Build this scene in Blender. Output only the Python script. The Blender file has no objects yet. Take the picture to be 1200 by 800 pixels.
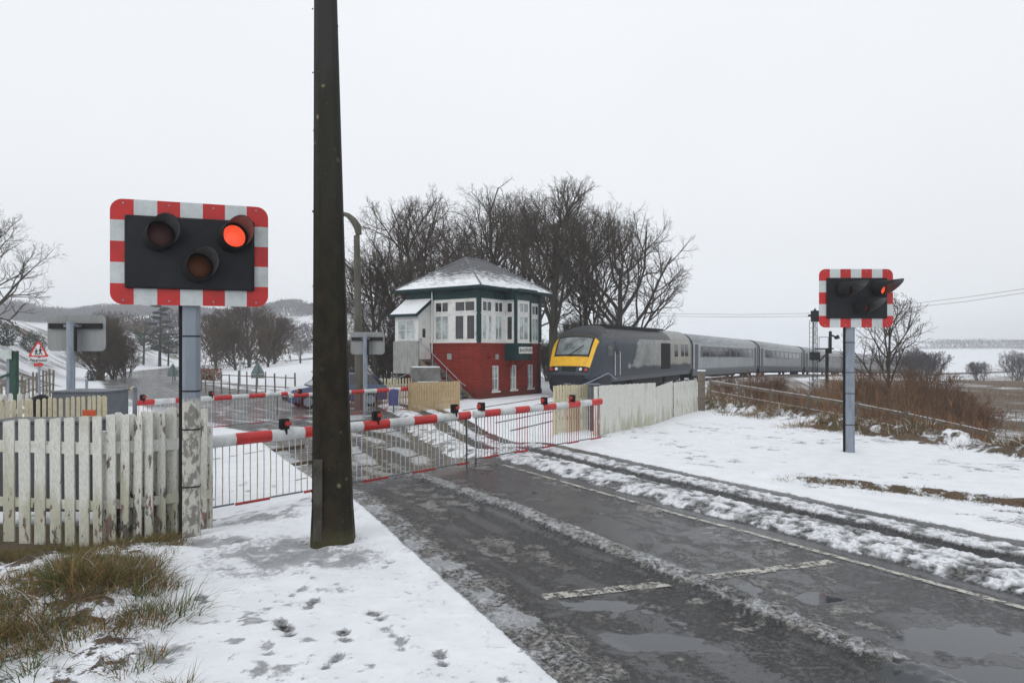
import bpy, math, random
import numpy as np
from mathutils import Vector, Matrix

S = bpy.context.scene
COL = S.collection
R = math.radians
F = 780.0            # focal length in pixels of the 1200 px wide photograph
EYE = 2.2            # eye height (m)

# ------------------------------------------------------------------ camera
cam_d = bpy.data.cameras.new('camera'); cam = bpy.data.objects.new('camera', cam_d); COL.objects.link(cam)
cam.location = (0, 0, EYE); cam.rotation_euler = (R(90), 0, 0)
cam_d.sensor_width = 36; cam_d.lens = F/1200*36; cam_d.shift_y = 10/1200
cam_d.clip_start = .1; cam_d.clip_end = 6000
S.camera = cam

# ------------------------------------------------------------------ sky
W = bpy.data.worlds.new('World'); S.world = W; W.use_nodes = True
nt = W.node_tree; nt.nodes.clear()
o = nt.nodes.new('ShaderNodeOutputWorld'); bg = nt.nodes.new('ShaderNodeBackground')
sky = nt.nodes.new('ShaderNodeTexSky'); sky.sky_type = 'NISHITA'; sky.sun_disc = False
SUN_EL, SUN_AZ = R(32), R(215)
sky.sun_elevation = SUN_EL; sky.sun_rotation = SUN_AZ; sky.dust_density = 4
tc = nt.nodes.new('ShaderNodeTexCoord'); sp = nt.nodes.new('ShaderNodeSeparateXYZ')
nt.links.new(tc.outputs['Generated'], sp.inputs[0])
cr = nt.nodes.new('ShaderNodeValToRGB'); nt.links.new(sp.outputs['Z'], cr.inputs[0])
cr.color_ramp.elements[0].position = 0.0; cr.color_ramp.elements[0].color = (.775, .80, .835, 1)
cr.color_ramp.elements[1].position = .55; cr.color_ramp.elements[1].color = (.865, .89, .92, 1)
e = cr.color_ramp.elements.new(.22); e.color = (.835, .86, .895, 1)
nz = nt.nodes.new('ShaderNodeTexNoise'); nz.inputs['Scale'].default_value = 1.6; nz.inputs['Detail'].default_value = 3
nt.links.new(tc.outputs['Generated'], nz.inputs['Vector'])
mr = nt.nodes.new('ShaderNodeMapRange'); mr.inputs[1].default_value = .3; mr.inputs[2].default_value = .7
mr.inputs[3].default_value = .975; mr.inputs[4].default_value = 1.03
nt.links.new(nz.outputs['Fac'], mr.inputs[0])
vm = nt.nodes.new('ShaderNodeVectorMath'); vm.operation = 'SCALE'
nt.links.new(cr.outputs[0], vm.inputs[0]); nt.links.new(mr.outputs[0], vm.inputs['Scale'])
vs = nt.nodes.new('ShaderNodeVectorMath'); vs.operation = 'SCALE'; vs.inputs['Scale'].default_value = .08
nt.links.new(sky.outputs[0], vs.inputs[0])
mx = nt.nodes.new('ShaderNodeMixRGB'); mx.inputs[0].default_value = .05
nt.links.new(vm.outputs[0], mx.inputs[1]); nt.links.new(vs.outputs[0], mx.inputs[2])
nt.links.new(mx.outputs[0], bg.inputs[0]); bg.inputs[1].default_value = 1.0
nt.links.new(bg.outputs[0], o.inputs[0])

sd = bpy.data.lights.new('sun', 'SUN'); sun = bpy.data.objects.new('sun', sd); COL.objects.link(sun)
sd.energy = .6; sd.angle = R(35); sd.color = (1, .97, .93)
sun.rotation_euler = (R(90)-SUN_EL, 0, math.pi-SUN_AZ)

S.view_settings.view_transform = 'Standard'; S.view_settings.look = 'None'
S.view_settings.gamma = 1; S.view_settings.exposure = 0.14
S.cycles.use_denoising = True
S.cycles.max_bounces = 7; S.cycles.transparent_max_bounces = 12; S.cycles.volume_bounces = 3
S.cycles.caustics_reflective = False; S.cycles.caustics_refractive = False

# ------------------------------------------------------------------ helpers
class N:
    """small node-graph helper"""
    def __init__(s, name):
        s.m = bpy.data.materials.new(name); s.m.use_nodes = True
        s.t = s.m.node_tree; s.t.nodes.clear()
        s.out = s.t.nodes.new('ShaderNodeOutputMaterial')
        s.p = s.t.nodes.new('ShaderNodeBsdfPrincipled'); s.t.links.new(s.p.outputs[0], s.out.inputs[0])
    def node(s, ty, **kw):
        n = s.t.nodes.new(ty)
        for k, v in kw.items(): setattr(n, k, v)
        return n
    def put(s, sock, v):
        if isinstance(v, bpy.types.NodeSocket): s.t.links.new(v, sock)
        elif v is not None:
            if isinstance(v, (tuple, list)) and len(v) == 3 and sock.type == 'RGBA': v = (*v, 1)
            sock.default_value = v
    def pos(s, scale=(1, 1, 1), obj=False):
        if obj: c = s.node('ShaderNodeTexCoord').outputs['Object']
        else: c = s.node('ShaderNodeNewGeometry').outputs['Position']
        m = s.node('ShaderNodeMapping'); m.inputs['Scale'].default_value = scale
        s.put(m.inputs[0], c); return m.outputs[0]
    def noise(s, vec, scale, detail=4, rough=.55):
        n = s.node('ShaderNodeTexNoise'); s.put(n.inputs['Vector'], vec)
        n.inputs['Scale'].default_value = scale; n.inputs['Detail'].default_value = detail
        n.inputs['Roughness'].default_value = rough; return n.outputs['Fac']
    def mrange(s, v, a, b, c=0., d=1., smooth=True):
        n = s.node('ShaderNodeMapRange')
        if smooth: n.interpolation_type = 'SMOOTHSTEP'
        for i, x in enumerate((v, a, b, c, d)): s.put(n.inputs[i], x)
        return n.outputs[0]
    def mix(s, f, a, b):
        n = s.node('ShaderNodeMixRGB'); s.put(n.inputs[0], f); s.put(n.inputs[1], a); s.put(n.inputs[2], b); return n.outputs[0]
    def math(s, op, a, b=None):
        n = s.node('ShaderNodeMath', operation=op); s.put(n.inputs[0], a)
        if b is not None: s.put(n.inputs[1], b)
        return n.outputs[0]
    def sep(s, v):
        n = s.node('ShaderNodeSeparateXYZ'); s.put(n.inputs[0], v); return n.outputs
    def bump(s, h, dist, strength=1.):
        b = s.node('ShaderNodeBump'); b.inputs['Distance'].default_value = dist; b.inputs['Strength'].default_value = strength
        s.put(b.inputs['Height'], h); s.put(s.p.inputs['Normal'], b.outputs[0]); return b.outputs[0]
    def set(s, **kw):
        nm = dict(color='Base Color', rough='Roughness', metal='Metallic', spec='Specular IOR Level', emis='Emission Color', estr='Emission Strength', alpha='Alpha', coat='Coat Weight', coatr='Coat Roughness', trans='Transmission Weight')
        for k, v in kw.items(): s.put(s.p.inputs[nm[k]], v)
        return s.m

def mat(name, c, rough=.6, c2=None, scale=6, lo=.4, hi=.65, bump=0, metal=0, stretch=(1, 1, 1), spec=.5, coat=0, dirt=None):
    """plain material broken up by noise; c2 = second tone"""
    n = N(name); v = n.pos(stretch)
    f = n.noise(v, scale, 5, .6)
    if c2 is None: c2 = tuple(x*.78 for x in c)
    col = n.mix(n.mrange(f, lo, hi), c, c2)
    f2 = n.noise(v, scale*9, 3)
    col = n.mix(n.mrange(f2, .3, .8, 0, .25), col, tuple(x*.6 for x in c2))
    if dirt:     # (colour, world z below which it grows, softness)
        z = n.sep(n.pos())[2]
        d = n.math('ADD', n.mrange(z, dirt[1], dirt[1]+dirt[2], .8, 0.), n.math('MULTIPLY', n.math('SUBTRACT', f, .5), .9))
        col = n.mix(n.mrange(d, .3, .65), col, dirt[0])
    n.set(color=col, rough=n.mrange(f, .3, .7, rough*.85, min(1, rough*1.15)), metal=metal, spec=spec, coat=coat)
    if bump: n.bump(f2, bump)
    return n.m

class MB:
    def __init__(s): s.v = []; s.f = []; s.mi = []; s.n = 0
    def add(s, vs, fs, m=0):
        b = s.n
        s.v.extend([tuple(v) for v in vs]); s.n += len(vs)
        for f in fs: s.f.append(tuple(b+i for i in f)); s.mi.append(m)
        return s
    def box(s, x0, x1, y0, y1, z0, z1, m=0):
        vs = [(x, y, z) for x in (x0, x1) for y in (y0, y1) for z in (z0, z1)]
        return s.add(vs, [(0, 1, 3, 2), (4, 6, 7, 5), (0, 4, 5, 1), (2, 3, 7, 6), (0, 2, 6, 4), (1, 5, 7, 3)], m)
    def bar(s, a, b, w, h, m=0, up=(0, 0, 1)):
        a, b = Vector(a), Vector(b); d = (b-a).normalized(); u = Vector(up)
        sd_ = d.cross(u).normalized(); u = sd_.cross(d).normalized()
        vs = []
        for p in (a, b):
            for i, j in ((-1, -1), (1, -1), (1, 1), (-1, 1)): vs.append(p+sd_*i*w/2+u*j*h/2)
        return s.add(vs, [(0, 3, 2, 1), (4, 5, 6, 7), (0, 1, 5, 4), (1, 2, 6, 5), (2, 3, 7, 6), (3, 0, 4, 7)], m)
    def tube(s, pts, r, n=8, m=0, caps=True):
        pts = [Vector(p) for p in pts]
        if not isinstance(r, (list, tuple)): r = [r]*len(pts)
        vs = []; fs = []
        ref = Vector((.13, .31, .94))
        for i, p in enumerate(pts):
            d = (pts[min(i+1, len(pts)-1)]-pts[max(i-1, 0)]).normalized()
            if abs(d.dot(ref)) > .97: ref = Vector((1, .2, 0))
            a = d.cross(ref).normalized(); b = d.cross(a)
            for k in range(n):
                t = 2*math.pi*k/n; vs.append(p+(a*math.cos(t)+b*math.sin(t))*r[i])
        for i in range(len(pts)-1):
            for k in range(n): fs.append((i*n+k, i*n+(k+1) % n, (i+1)*n+(k+1) % n, (i+1)*n+k))
        if caps: fs.append(tuple(range(n))[::-1]); fs.append(tuple((len(pts)-1)*n+k for k in range(n)))
        return s.add(vs, fs, m)
    def prism(s, pts, o, ax, ay, an, d, m=0):
        """outline pts (a,b) on plane (o,ax,ay), extruded by d along an"""
        o, ax, ay, an = map(Vector, (o, ax, ay, an)); k = len(pts)
        vs = [o+ax*a+ay*b for a, b in pts]+[o+ax*a+ay*b+an*d for a, b in pts]
        fs = [tuple(range(k))[::-1], tuple(range(k, 2*k))]+[(i, (i+1) % k, k+(i+1) % k, k+i) for i in range(k)]
        return s.add(vs, fs, m)
    def loft(s, rings, m=0, close=True, cap=True):
        k = len(rings[0]); vs = [p for r in rings for p in r]; fs = []
        for i in range(len(rings)-1):
            for j in range(k if close else k-1):
                fs.append((i*k+j, i*k+(j+1) % k, (i+1)*k+(j+1) % k, (i+1)*k+j))
        if cap: fs += [tuple(range(k))[::-1], tuple((len(rings)-1)*k+j for j in range(k))]
        return s.add(vs, fs, m)
    def build(s, name, mats, parent=None, smooth=False, bevel=0, loc=None, angle=40):
        me = bpy.data.meshes.new(name); me.from_pydata(s.v, [], s.f)
        if not isinstance(mats, (list, tuple)): mats = [mats]
        for mm in mats: me.materials.append(mm)
        me.polygons.foreach_set('material_index', s.mi)
        me.update()
        import bmesh
        b = bmesh.new(); b.from_mesh(me); bmesh.ops.recalc_face_normals(b, faces=b.faces); b.to_mesh(me); b.free()
        if smooth:
            me.polygons.foreach_set('use_smooth', [True]*len(me.polygons))
            me.set_sharp_from_angle(angle=R(angle))
        ob = bpy.data.objects.new(name, me); COL.objects.link(ob)
        if parent: ob.parent = parent
        if loc: ob.location = loc
        if bevel:
            bv = ob.modifiers.new('bevel', 'BEVEL'); bv.width = bevel; bv.segments = 2; bv.limit_method = 'ANGLE'; bv.angle_limit = R(40)
        return ob

def np_mesh(name, V, Q, mats, mi=None, smooth=False, parent=None, tris=False):
    """fast quad mesh from numpy arrays"""
    me = bpy.data.meshes.new(name); k = Q.shape[1]
    me.vertices.add(len(V)); me.vertices.foreach_set('co', V.astype(np.float32).ravel())
    me.loops.add(Q.size); me.loops.foreach_set('vertex_index', Q.astype(np.int32).ravel())
    me.polygons.add(len(Q)); me.polygons.foreach_set('loop_start', np.arange(0, Q.size, k, dtype=np.int32))
    me.polygons.foreach_set('loop_total', np.full(len(Q), k, dtype=np.int32))
    if not isinstance(mats, (list, tuple)): mats = [mats]
    for m in mats: me.materials.append(m)
    if mi is not None: me.polygons.foreach_set('material_index', mi.astype(np.int32))
    me.polygons.foreach_set('use_smooth', np.full(len(Q), smooth))
    me.update(calc_edges=True); me.validate()
    ob = bpy.data.objects.new(name, me); COL.objects.link(ob)
    if parent: ob.parent = parent
    return ob

def tag(o, label=None, cat=None, group=None, kind=None):
    if label: o['label'] = label
    if cat: o['category'] = cat
    if group: o['group'] = group
    if kind: o['kind'] = kind
    return o
def thing(name, label, cat, loc=(0, 0, 0), rz=0, group=None):
    e = bpy.data.objects.new(name, None); COL.objects.link(e); e.empty_display_size = .2
    e.location = loc; e.rotation_euler = (0, 0, rz)
    return tag(e, label, cat, group)
def copy_tree(o, parent=None):
    c = o.copy(); COL.objects.link(c)
    if parent: c.parent = parent
    for ch in [q for q in bpy.data.objects if q.parent == o]: copy_tree(ch, c)
    return c
def lettering(name, s, size, m, parent, M, depth=.004, squeeze=1.0, align='CENTER'):
    cu = bpy.data.curves.new(name, 'FONT'); cu.body = s; cu.size = size; cu.extrude = depth; cu.align_x = align; cu.align_y = 'CENTER'
    cu.offset = size*.012
    t = bpy.data.objects.new(name, cu); COL.objects.link(t)
    me = bpy.data.meshes.new_from_object(t, depsgraph=bpy.context.evaluated_depsgraph_get())
    bpy.data.objects.remove(t); me.name = name
    me.transform(Matrix.Scale(squeeze, 4, (1, 0, 0))); me.transform(M)
    me.materials.clear(); me.materials.append(m)
    ob = bpy.data.objects.new(name, me); COL.objects.link(ob); ob.parent = parent
    return ob
def P(px, py, Y):
    return Vector(((px-600)/F*Y, Y, EYE-(py-410)/F*Y))

# numpy noise
def _h(i, j, s):
    n = (i.astype(np.int64)*374761393 + j.astype(np.int64)*668265263 + s*974711) & 0xffffffff
    n = ((n ^ (n >> 13))*1274126177) & 0xffffffff
    return ((n ^ (n >> 16)) & 0xffff)/65535.
def vn(x, y, s=0):
    i = np.floor(x); j = np.floor(y); a = x-i; b = y-j; a = a*a*(3-2*a); b = b*b*(3-2*b)
    return (_h(i, j, s)*(1-a)+_h(i+1, j, s)*a)*(1-b)+(_h(i, j+1, s)*(1-a)+_h(i+1, j+1, s)*a)*b
def fbm(x, y, f, o=4, s=0, g=.5):
    t = 0; a = 1; tot = 0
    for k in range(o): t = t+a*vn(x*f+k*17.3, y*f-k*9.1, s+k); tot += a; a *= g; f *= 2.03
    return t/tot
def sm(a, b, x): t = np.clip((x-a)/(b-a), 0, 1); return t*t*(3-2*t)

# ------------------------------------------------------------------ ground
TRK = [(-40.6, -45), (-8.6, 12.5), (-5.0, 19.5), (3.1, 35), (12.3, 50.3), (25, 70), (38.4, 89), (53, 107.2), (68.5, 124.5), (86, 141), (140, 190), (400, 420)]
TX = [p[0] for p in TRK]; TY = [p[1] for p in TRK]
def tx(y): return np.interp(y, TY, TX)
def tu(x, y):   # signed distance from the far track, positive towards the near road
    return (x-tx(y))*np.interp(y, [15, 35, 60, 90, 120], [.891, .857, .84, .79, .73])
def rail_z(y): return np.interp(y, [0, 50, 70, 89, 107, 125, 190, 420], [-.3, -.3, -.55, -1.1, -1.8, -2.6, -4, -5])
KY = [-60, 3, 4.4, 9.53, 12, 20, 24, 43, 59, 75, 100, 140]; KX = [30, .9, .226, -2.26, -3.45, -8.0, -12.5, -26.5, -37, -44, -50, -54]
LY = [-60, 3, 5.68, 6.86, 8.1, 8.84, 12.76, 16, 20, 25, 30, 43, 59, 75, 100, 140]; LX = [46, 6.1, 4.36, 3.6, 2.8, 2.27, -.18, -2.0, -3.4, -4.6, -6.5, -18.5, -30, -37.5, -44, -49]
CY = [-60, 3, 4.52, 5.2, 6.13, 7.46, 9.03, 11.44, 14, 20, 24, 43, 59, 75, 140]; CX = [38, 3.5, 2.66, 2.33, 1.81, .956, .05, -1.55, -3.1, -6.2, -9.5, -22.5, -33.5, -41, -51]
def xK(y): return np.interp(y, KY, KX)
def xL(y): return np.interp(y, LY, LX)
def xC(y): return np.interp(y, CY, CX)
BY = [8, 10, 12.5, 14.5, 19, 24.5]; BX = [13.5, 11.5, 10.5, 10, 8.5, 7.2]   # tussock bank at the back of the right verge
def xB(y): return np.interp(y, BY, BX)
PRINTS = [(328,742),(337,750),(403,755),(391,786),(440,731),(455,750),(470,765),(516,782),(350,702),(365,717),(314,772),(356,640),(283,640),(290,600),(455,668),(236,711)]
PR = []
_r = random.Random(5)
for q in PRINTS:
    Y = F*EYE/(q[1]-410); PR.append(((q[0]-600)/F*Y, Y, _r.uniform(-.5, .5)+.2, _r.uniform(.45, .85)))

def H0(x, y):
    """broad terrain"""
    u = tu(x, y)
    z = -.3*(1-sm(4.9, 7.2, u))
    right = sm(-.02, .12, x/np.maximum(y, 1))*sm(24, 34, y)
    rz = rail_z(y)
    z = z + right*(rz+.3)*sm(24, 40, y)
    # ground falls away behind the bank on the right
    db = x-xB(y)
    z = z-(.9*sm(.4, 3, db)+1.1*sm(5, 22, db))*sm(9, 13, y)*(1-sm(60, 110, y))*sm(4.5, 9, u)
    z = z-1.4*sm(50, 120, y)*sm(.25, .5, x/np.maximum(y, 1))*(1-sm(150, 400, y))
    # hill to the left of the road
    dl = xK(y)-x
    z = z+5.6*sm(1, 14, dl)*sm(26, 46, y)*(.8+.4*fbm(x, y, .06, 3, 3))*(1-.3*sm(90, 150, y))
    z = z+sm(3, 14, x-xL(y))*sm(40, 70, y)*(1-sm(.0, .08, (x/np.maximum(y, 1)+.1)))*.9
    # far hills
    a = x/np.maximum(y, 1)
    z = z+(17+12*fbm(a*9, y*0, 1, 3, 9)-11*sm(-.75, -.55, a)*0)*sm(150, 520, y)*(1-sm(-.12, .15, a))
    z = z+9*sm(140, 520, y)*sm(.1, .3, a)
    return z

def ground(x, y):
    z = H0(x, y); u = tu(x, y)
    rd = x-xK(y); le = x-xL(y); cc = x-xC(y)
    n1 = fbm(x, y, 1.1, 4, 1); n2 = fbm(x, y, 6, 4, 2); n3 = fbm(x, y, 16, 3, 4); n4 = fbm(x, y, .35, 3, 6)
    nl = fbm(x*1.2, y*1.2, 3.0, 4, 7)
    snow = np.ones_like(x); slush = np.zeros_like(x); pud = np.zeros_like(x); grass = np.zeros_like(x); add = np.zeros_like(x)
    w1 = (n2-.5)*.22+(n1-.5)*.12
    # left pavement
    left = sm(.03, -.03, rd+(n2-.5)*.07+(n1-.5)*.06)
    add += left*(.085+.035*(n1-.5)+.018*(n2-.5))
    # carriageway
    car = 1-left
    nearf = 1-sm(11, 14, y)
    snow *= 1-car
    gut = car*sm(.55, .30, rd+w1)
    snow += gut*(.36+1.3*(nl-.44)+.5*(n3-.5)); slush += gut*.95
    g2 = car*sm(.95, .55, rd+w1)*(1-gut)
    slush += g2*(.55+1.2*(n2-.5)); snow += g2*.1*n2
    add += gut*(.010+.05*n2+.03*n3)+g2*(.022*n3+.01*n2)
    # centre ridge
    cw = .185+.02*np.minimum(y, 8)/8
    ce = sm(cw*1.45, cw*.55, np.abs(cc+(n1-.5)*.16+(n2-.5)*.12))
    slush = np.maximum(slush, ce*1.0); snow = np.maximum(snow, ce*(.36+1.1*(n2-.46)+.6*(n3-.5))); add = np.maximum(add, ce*(.018+.06*n2+.05*n3))
    ce2 = sm(.42, .15, np.abs(cc+(n1-.5)*.3))
    slush = np.maximum(slush, ce2*.55*sm(.45, .6, n2))
    # wet ground texture between
    lane = car*sm(.6, .9, rd)*sm(.25, .0, le)
    trk = sm(.45, .62, fbm(cc*5.5, y*.35, 1.0, 3, 61)); slush = np.maximum(slush, lane*(.24+.20*trk-.10*(1-n1)+.6*sm(.40, .68, n2)*sm(.35, .6, n1)+.25*(n3-.5)))
    # right of the white line
    rr = sm(.08, .24, le)
    rid1 = sm(.22, .42, le+w1*.5)*sm(1.38, 1.2, le+w1*.6)
    rid2 = sm(1.68, 1.8, le+w1*.5)*sm(2.32, 2.2, le+w1*.5)
    rut1 = sm(1.2, 1.34, le)*sm(1.8, 1.7, le); rut2 = sm(2.25, 2.33, le)*sm(2.72, 2.6, le)
    snow = snow*(1-rr)+rr*(rid1*(.60+1.0*(n2-.46)+.8*(n3-.5))+rid2*(.66+.9*(n2-.46)+.8*(n3-.5))+sm(2.6, 2.85, le+w1*.4)*(.93))
    slush = slush*(1-rr)+rr*(np.maximum(rid1, rid2)*.95+(rut1+rut2)*(.18+.35*n2)+sm(.24, .1, le)*.6)
    add = add*(1-rr)+rr*(rid1*(.02+.075*n2+.055*n3)*sm(.2, .7, le)+rid2*(.018+.05*n2+.045*n3)+sm(2.6, 3.0, le)*(.05+.015*n1))
    # the ruts fade into snow towards the crossing on the right
    # right verge step with dead grass
    gx = np.interp(y, [6, 8, 9, 10.4, 11.4, 12.5], [11, 8.3, 6.95, 5.15, 3.9, 2.6])
    gd = x-gx+(n1-.5)*.5
    on = sm(11.6, 10.2, y)*sm(.0, .3, x-2)
    band = sm(-.22, -.02, gd)*sm(.55, .15, gd)*on
    grass = np.maximum(grass, band*(.5+1.1*(n2-.35))); add += sm(-.15, .35, gd)*.08*sm(13, 10.5, y)*sm(2, 4, x)+band*.05*n2
    ver = sm(.2, .5, gd)*sm(3, 5, x)*sm(16, 13, y)
    ver2 = sm(2.85, 3.4, le)*sm(2, 3, x)*sm(24, 18, y)
    grass = np.maximum(grass, ver2*(.20*sm(.45, .7, n2)+.26*sm(.48, .62, n1))); add += ver2*(.05*(n1-.5)+.03*(n2-.5))
    # slushy bare patch by the pole, and trodden lines
    def blob(px, py, rx, ry):
        Y = F*EYE/(py-410); X = (px-600)/F*Y
        return sm(1.15, .25, np.sqrt(((x-X)/rx)**2+((y-Y)/ry)**2)+(n1-.5)*1.5+(n2-.5)*1.1)
    bp = np.maximum(np.maximum(blob(330, 655, .85, .75), blob(395, 660, .55, .5)), np.maximum(blob(300, 608, .8, .35), blob(255, 640, .5, .3)))*left
    snow -= bp*(.12+.9*(n2-.5)+.5*(n3-.5)); slush = np.maximum(slush, bp*(.62+1.3*(n2-.5)+.7*(n1-.5))); add -= bp*.022+bp*.02*n2
    slush = np.maximum(slush, left*nearf*(.55*sm(.52, .74, n2)*sm(.38, .6, n1)+.25*sm(.55, .75, n3)))
    snow -= left*nearf*.12*sm(.6, .8, n3)*sm(.45, .65, n1); add += left*nearf*.012*(n3-.5)
    # footprints
    for (X, Y, a, k) in PR:
        dx = x-X; dy = y-Y; c, s_ = math.cos(a), math.sin(a)
        e1 = dx*c+dy*s_; e2 = -dx*s_+dy*c
        d = np.sqrt((e1/.055)**2+((e2-.05)/.085)**2); d2 = np.sqrt((e1/.045)**2+((e2+.095)/.045)**2)
        f = np.maximum(sm(1.3, .65, d+(n3-.5)*.6), sm(1.3, .65, d2+(n3-.5)*.6))*k
        snow -= f*.66; slush = np.maximum(slush, f*.9); add -= f*.035
    slush = slush*(1-.72*np.clip(snow*1.3, 0, 1)*car)
    slush = np.maximum(slush, np.maximum(ce*(.80+.5*(n2-.5)), gut*.72)*(y < 14)); snow = np.maximum(snow, ce*(.50+.9*(n2-.5)+.6*(n3-.5))*(y < 14))
    # crossing surface and railway
    xz = sm(-4.5, -3, u)*sm(6.6, 5.6, u)*sm(2, 0, le)*sm(-3.0, -1.2, rd)
    onroad = car*sm(.5, -.2, le)
    sn = sm(.38, .56, fbm(x, y, .8, 4, 31)+.35*(np.abs(cc)/3-.5)*0)
    tr = np.zeros_like(x)
    for off, wd_ in ((-1.3, .30), (-.2, .22), (1.1, .26), (2.2, .2)): tr = np.maximum(tr, sm(wd_+.22, wd_-.1, np.abs(cc-off+(n4-.5)*1.5+(n1-.5)*.3)))
    farroad = sm(13, 15, y)*onroad
    cov = (.30+.42*sn*(1-tr)-.30*tr+.5*(n2-.5)+.3*(n1-.5))*farroad*(1-.45*sm(24, 34, y))
    snow = np.maximum(snow, cov); slush = np.maximum(slush, farroad*(.55-.2*tr))
    add *= (1-sm(12.5, 15, y)*onroad*.6)
    # puddles
    pl = np.maximum.reduce([blob(750, 752, .8, .24), blob(1110, 750, .75, .3), blob(960, 700, .5, .25), blob(880, 690, .35, .3), blob(1180, 800, .8, .3), blob(705, 710, .5, .2)])
    pn = sm(.62, .74, fbm(x, y, .9, 3, 51))*.4
    pud = np.clip((np.maximum(pl*1.15, pn)+.9*(n2-.5)+.8*(n3-.5))*lane*sm(.36, .50, n2+pl*.25), 0, 1)
    slush *= 1-.8*pud; snow *= 1-pud
    # rails sunk in the crossing
    for off in (-.72, .72, 2.68, 4.12):
        gq = .75*sm(.10, .04, np.abs(u-off))*onroad*sm(12, 14, y)
        snow *= 1-.9*gq; slush *= 1-.7*gq; add -= gq*.02
    # track bed outside the road
    tb = sm(-2.6, -2.0, u)*sm(5.9, 5.3, u)*(1-onroad)*(1-left*sm(-1.5, 0, rd)*0)
    add -= 0*tb
    # left foreground tussocks
    tus = sm(-2.25, -2.75, x+.52*(y-4.5)+(n1-.5)*.5)*sm(7.9, 7.2, y+(n1-.5)*.3)*(y > 2)
    add += tus*(.10*sm(.4, .7, n1)+.07*n2+.03*n3)
    grass = np.maximum(grass, tus*(.38+1.5*(n2-.5)+1.3*(n1-.5)))
    fl = sm(-3.95, -4.15, x)*sm(7.15, 7.45, y+(n1-.5)*.25)*sm(9.6, 8.9, y)
    grass = np.maximum(grass, fl*(1.0+.5*(n2-.5)))
    # hillside and fields
    hill = sm(1.0, 4, xK(y)-x)*sm(20, 32, y)
    grass = np.maximum(grass, hill*(.42+.25*(n4-.5)+.8*(fbm(x, y, .9, 4, 12)-.5)))
    db = x-xB(y)
    sc = sm(-.6, .5, db+(n1-.5))*sm(10, 12, y)*sm(4.6, 6, u)
    grass = np.maximum(grass, sc*(.52+.9*(n2-.5)+.3*(n1-.5)))
    add += sm(-.5, .2, db+(n1-.5)*.8)*sm(1.3, .5, db)*sm(10, 12, y)*sm(30, 24, y)*(.05+.22*sm(.38, .7, fbm(x, y, 2.3, 3, 22))+.12*n2)
    bk_ = sm(-.75, -.2, db+(n1-.5)*.8)*sm(1.6, .8, db)*sm(10, 12, y)*sm(30, 24, y); grass = np.maximum(grass, bk_*(.52+1.5*(n2-.5)+1.0*(n1-.5)))
    heath = sm(.28, .42, x/np.maximum(y, 1))*sm(28, 34, y)*sm(150, 120, y)
    grass = np.maximum(grass, heath*(.62+1.6*(fbm(x, y*.30, .22, 4, 14)-.5)))
    farf = sm(130, 170, y)
    woods = sm(.5, .62, fbm(x*.6, y*.25, .012, 3, 77))*farf*sm(.12, -.1, x/np.maximum(y, 1))
    grass = np.maximum(grass, farf*(.30+1.2*(fbm(x, y*.5, .03, 4, 88)-.5))+woods*.9)
    rp = sm(300, 500, y)*0
    snow = np.clip(snow-np.clip(grass, 0, 1)*.0, 0, 1)
    return z+add, snow, np.clip(slush, 0, 1), pud, np.clip(grass, 0, 1), dict(onroad=onroad, left=left, u=u, rd=rd, le=le, car=car)

def hz(x, y):
    a = ground(np.array([float(x)]), np.array([float(y)])); return float(a[0][0])

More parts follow.
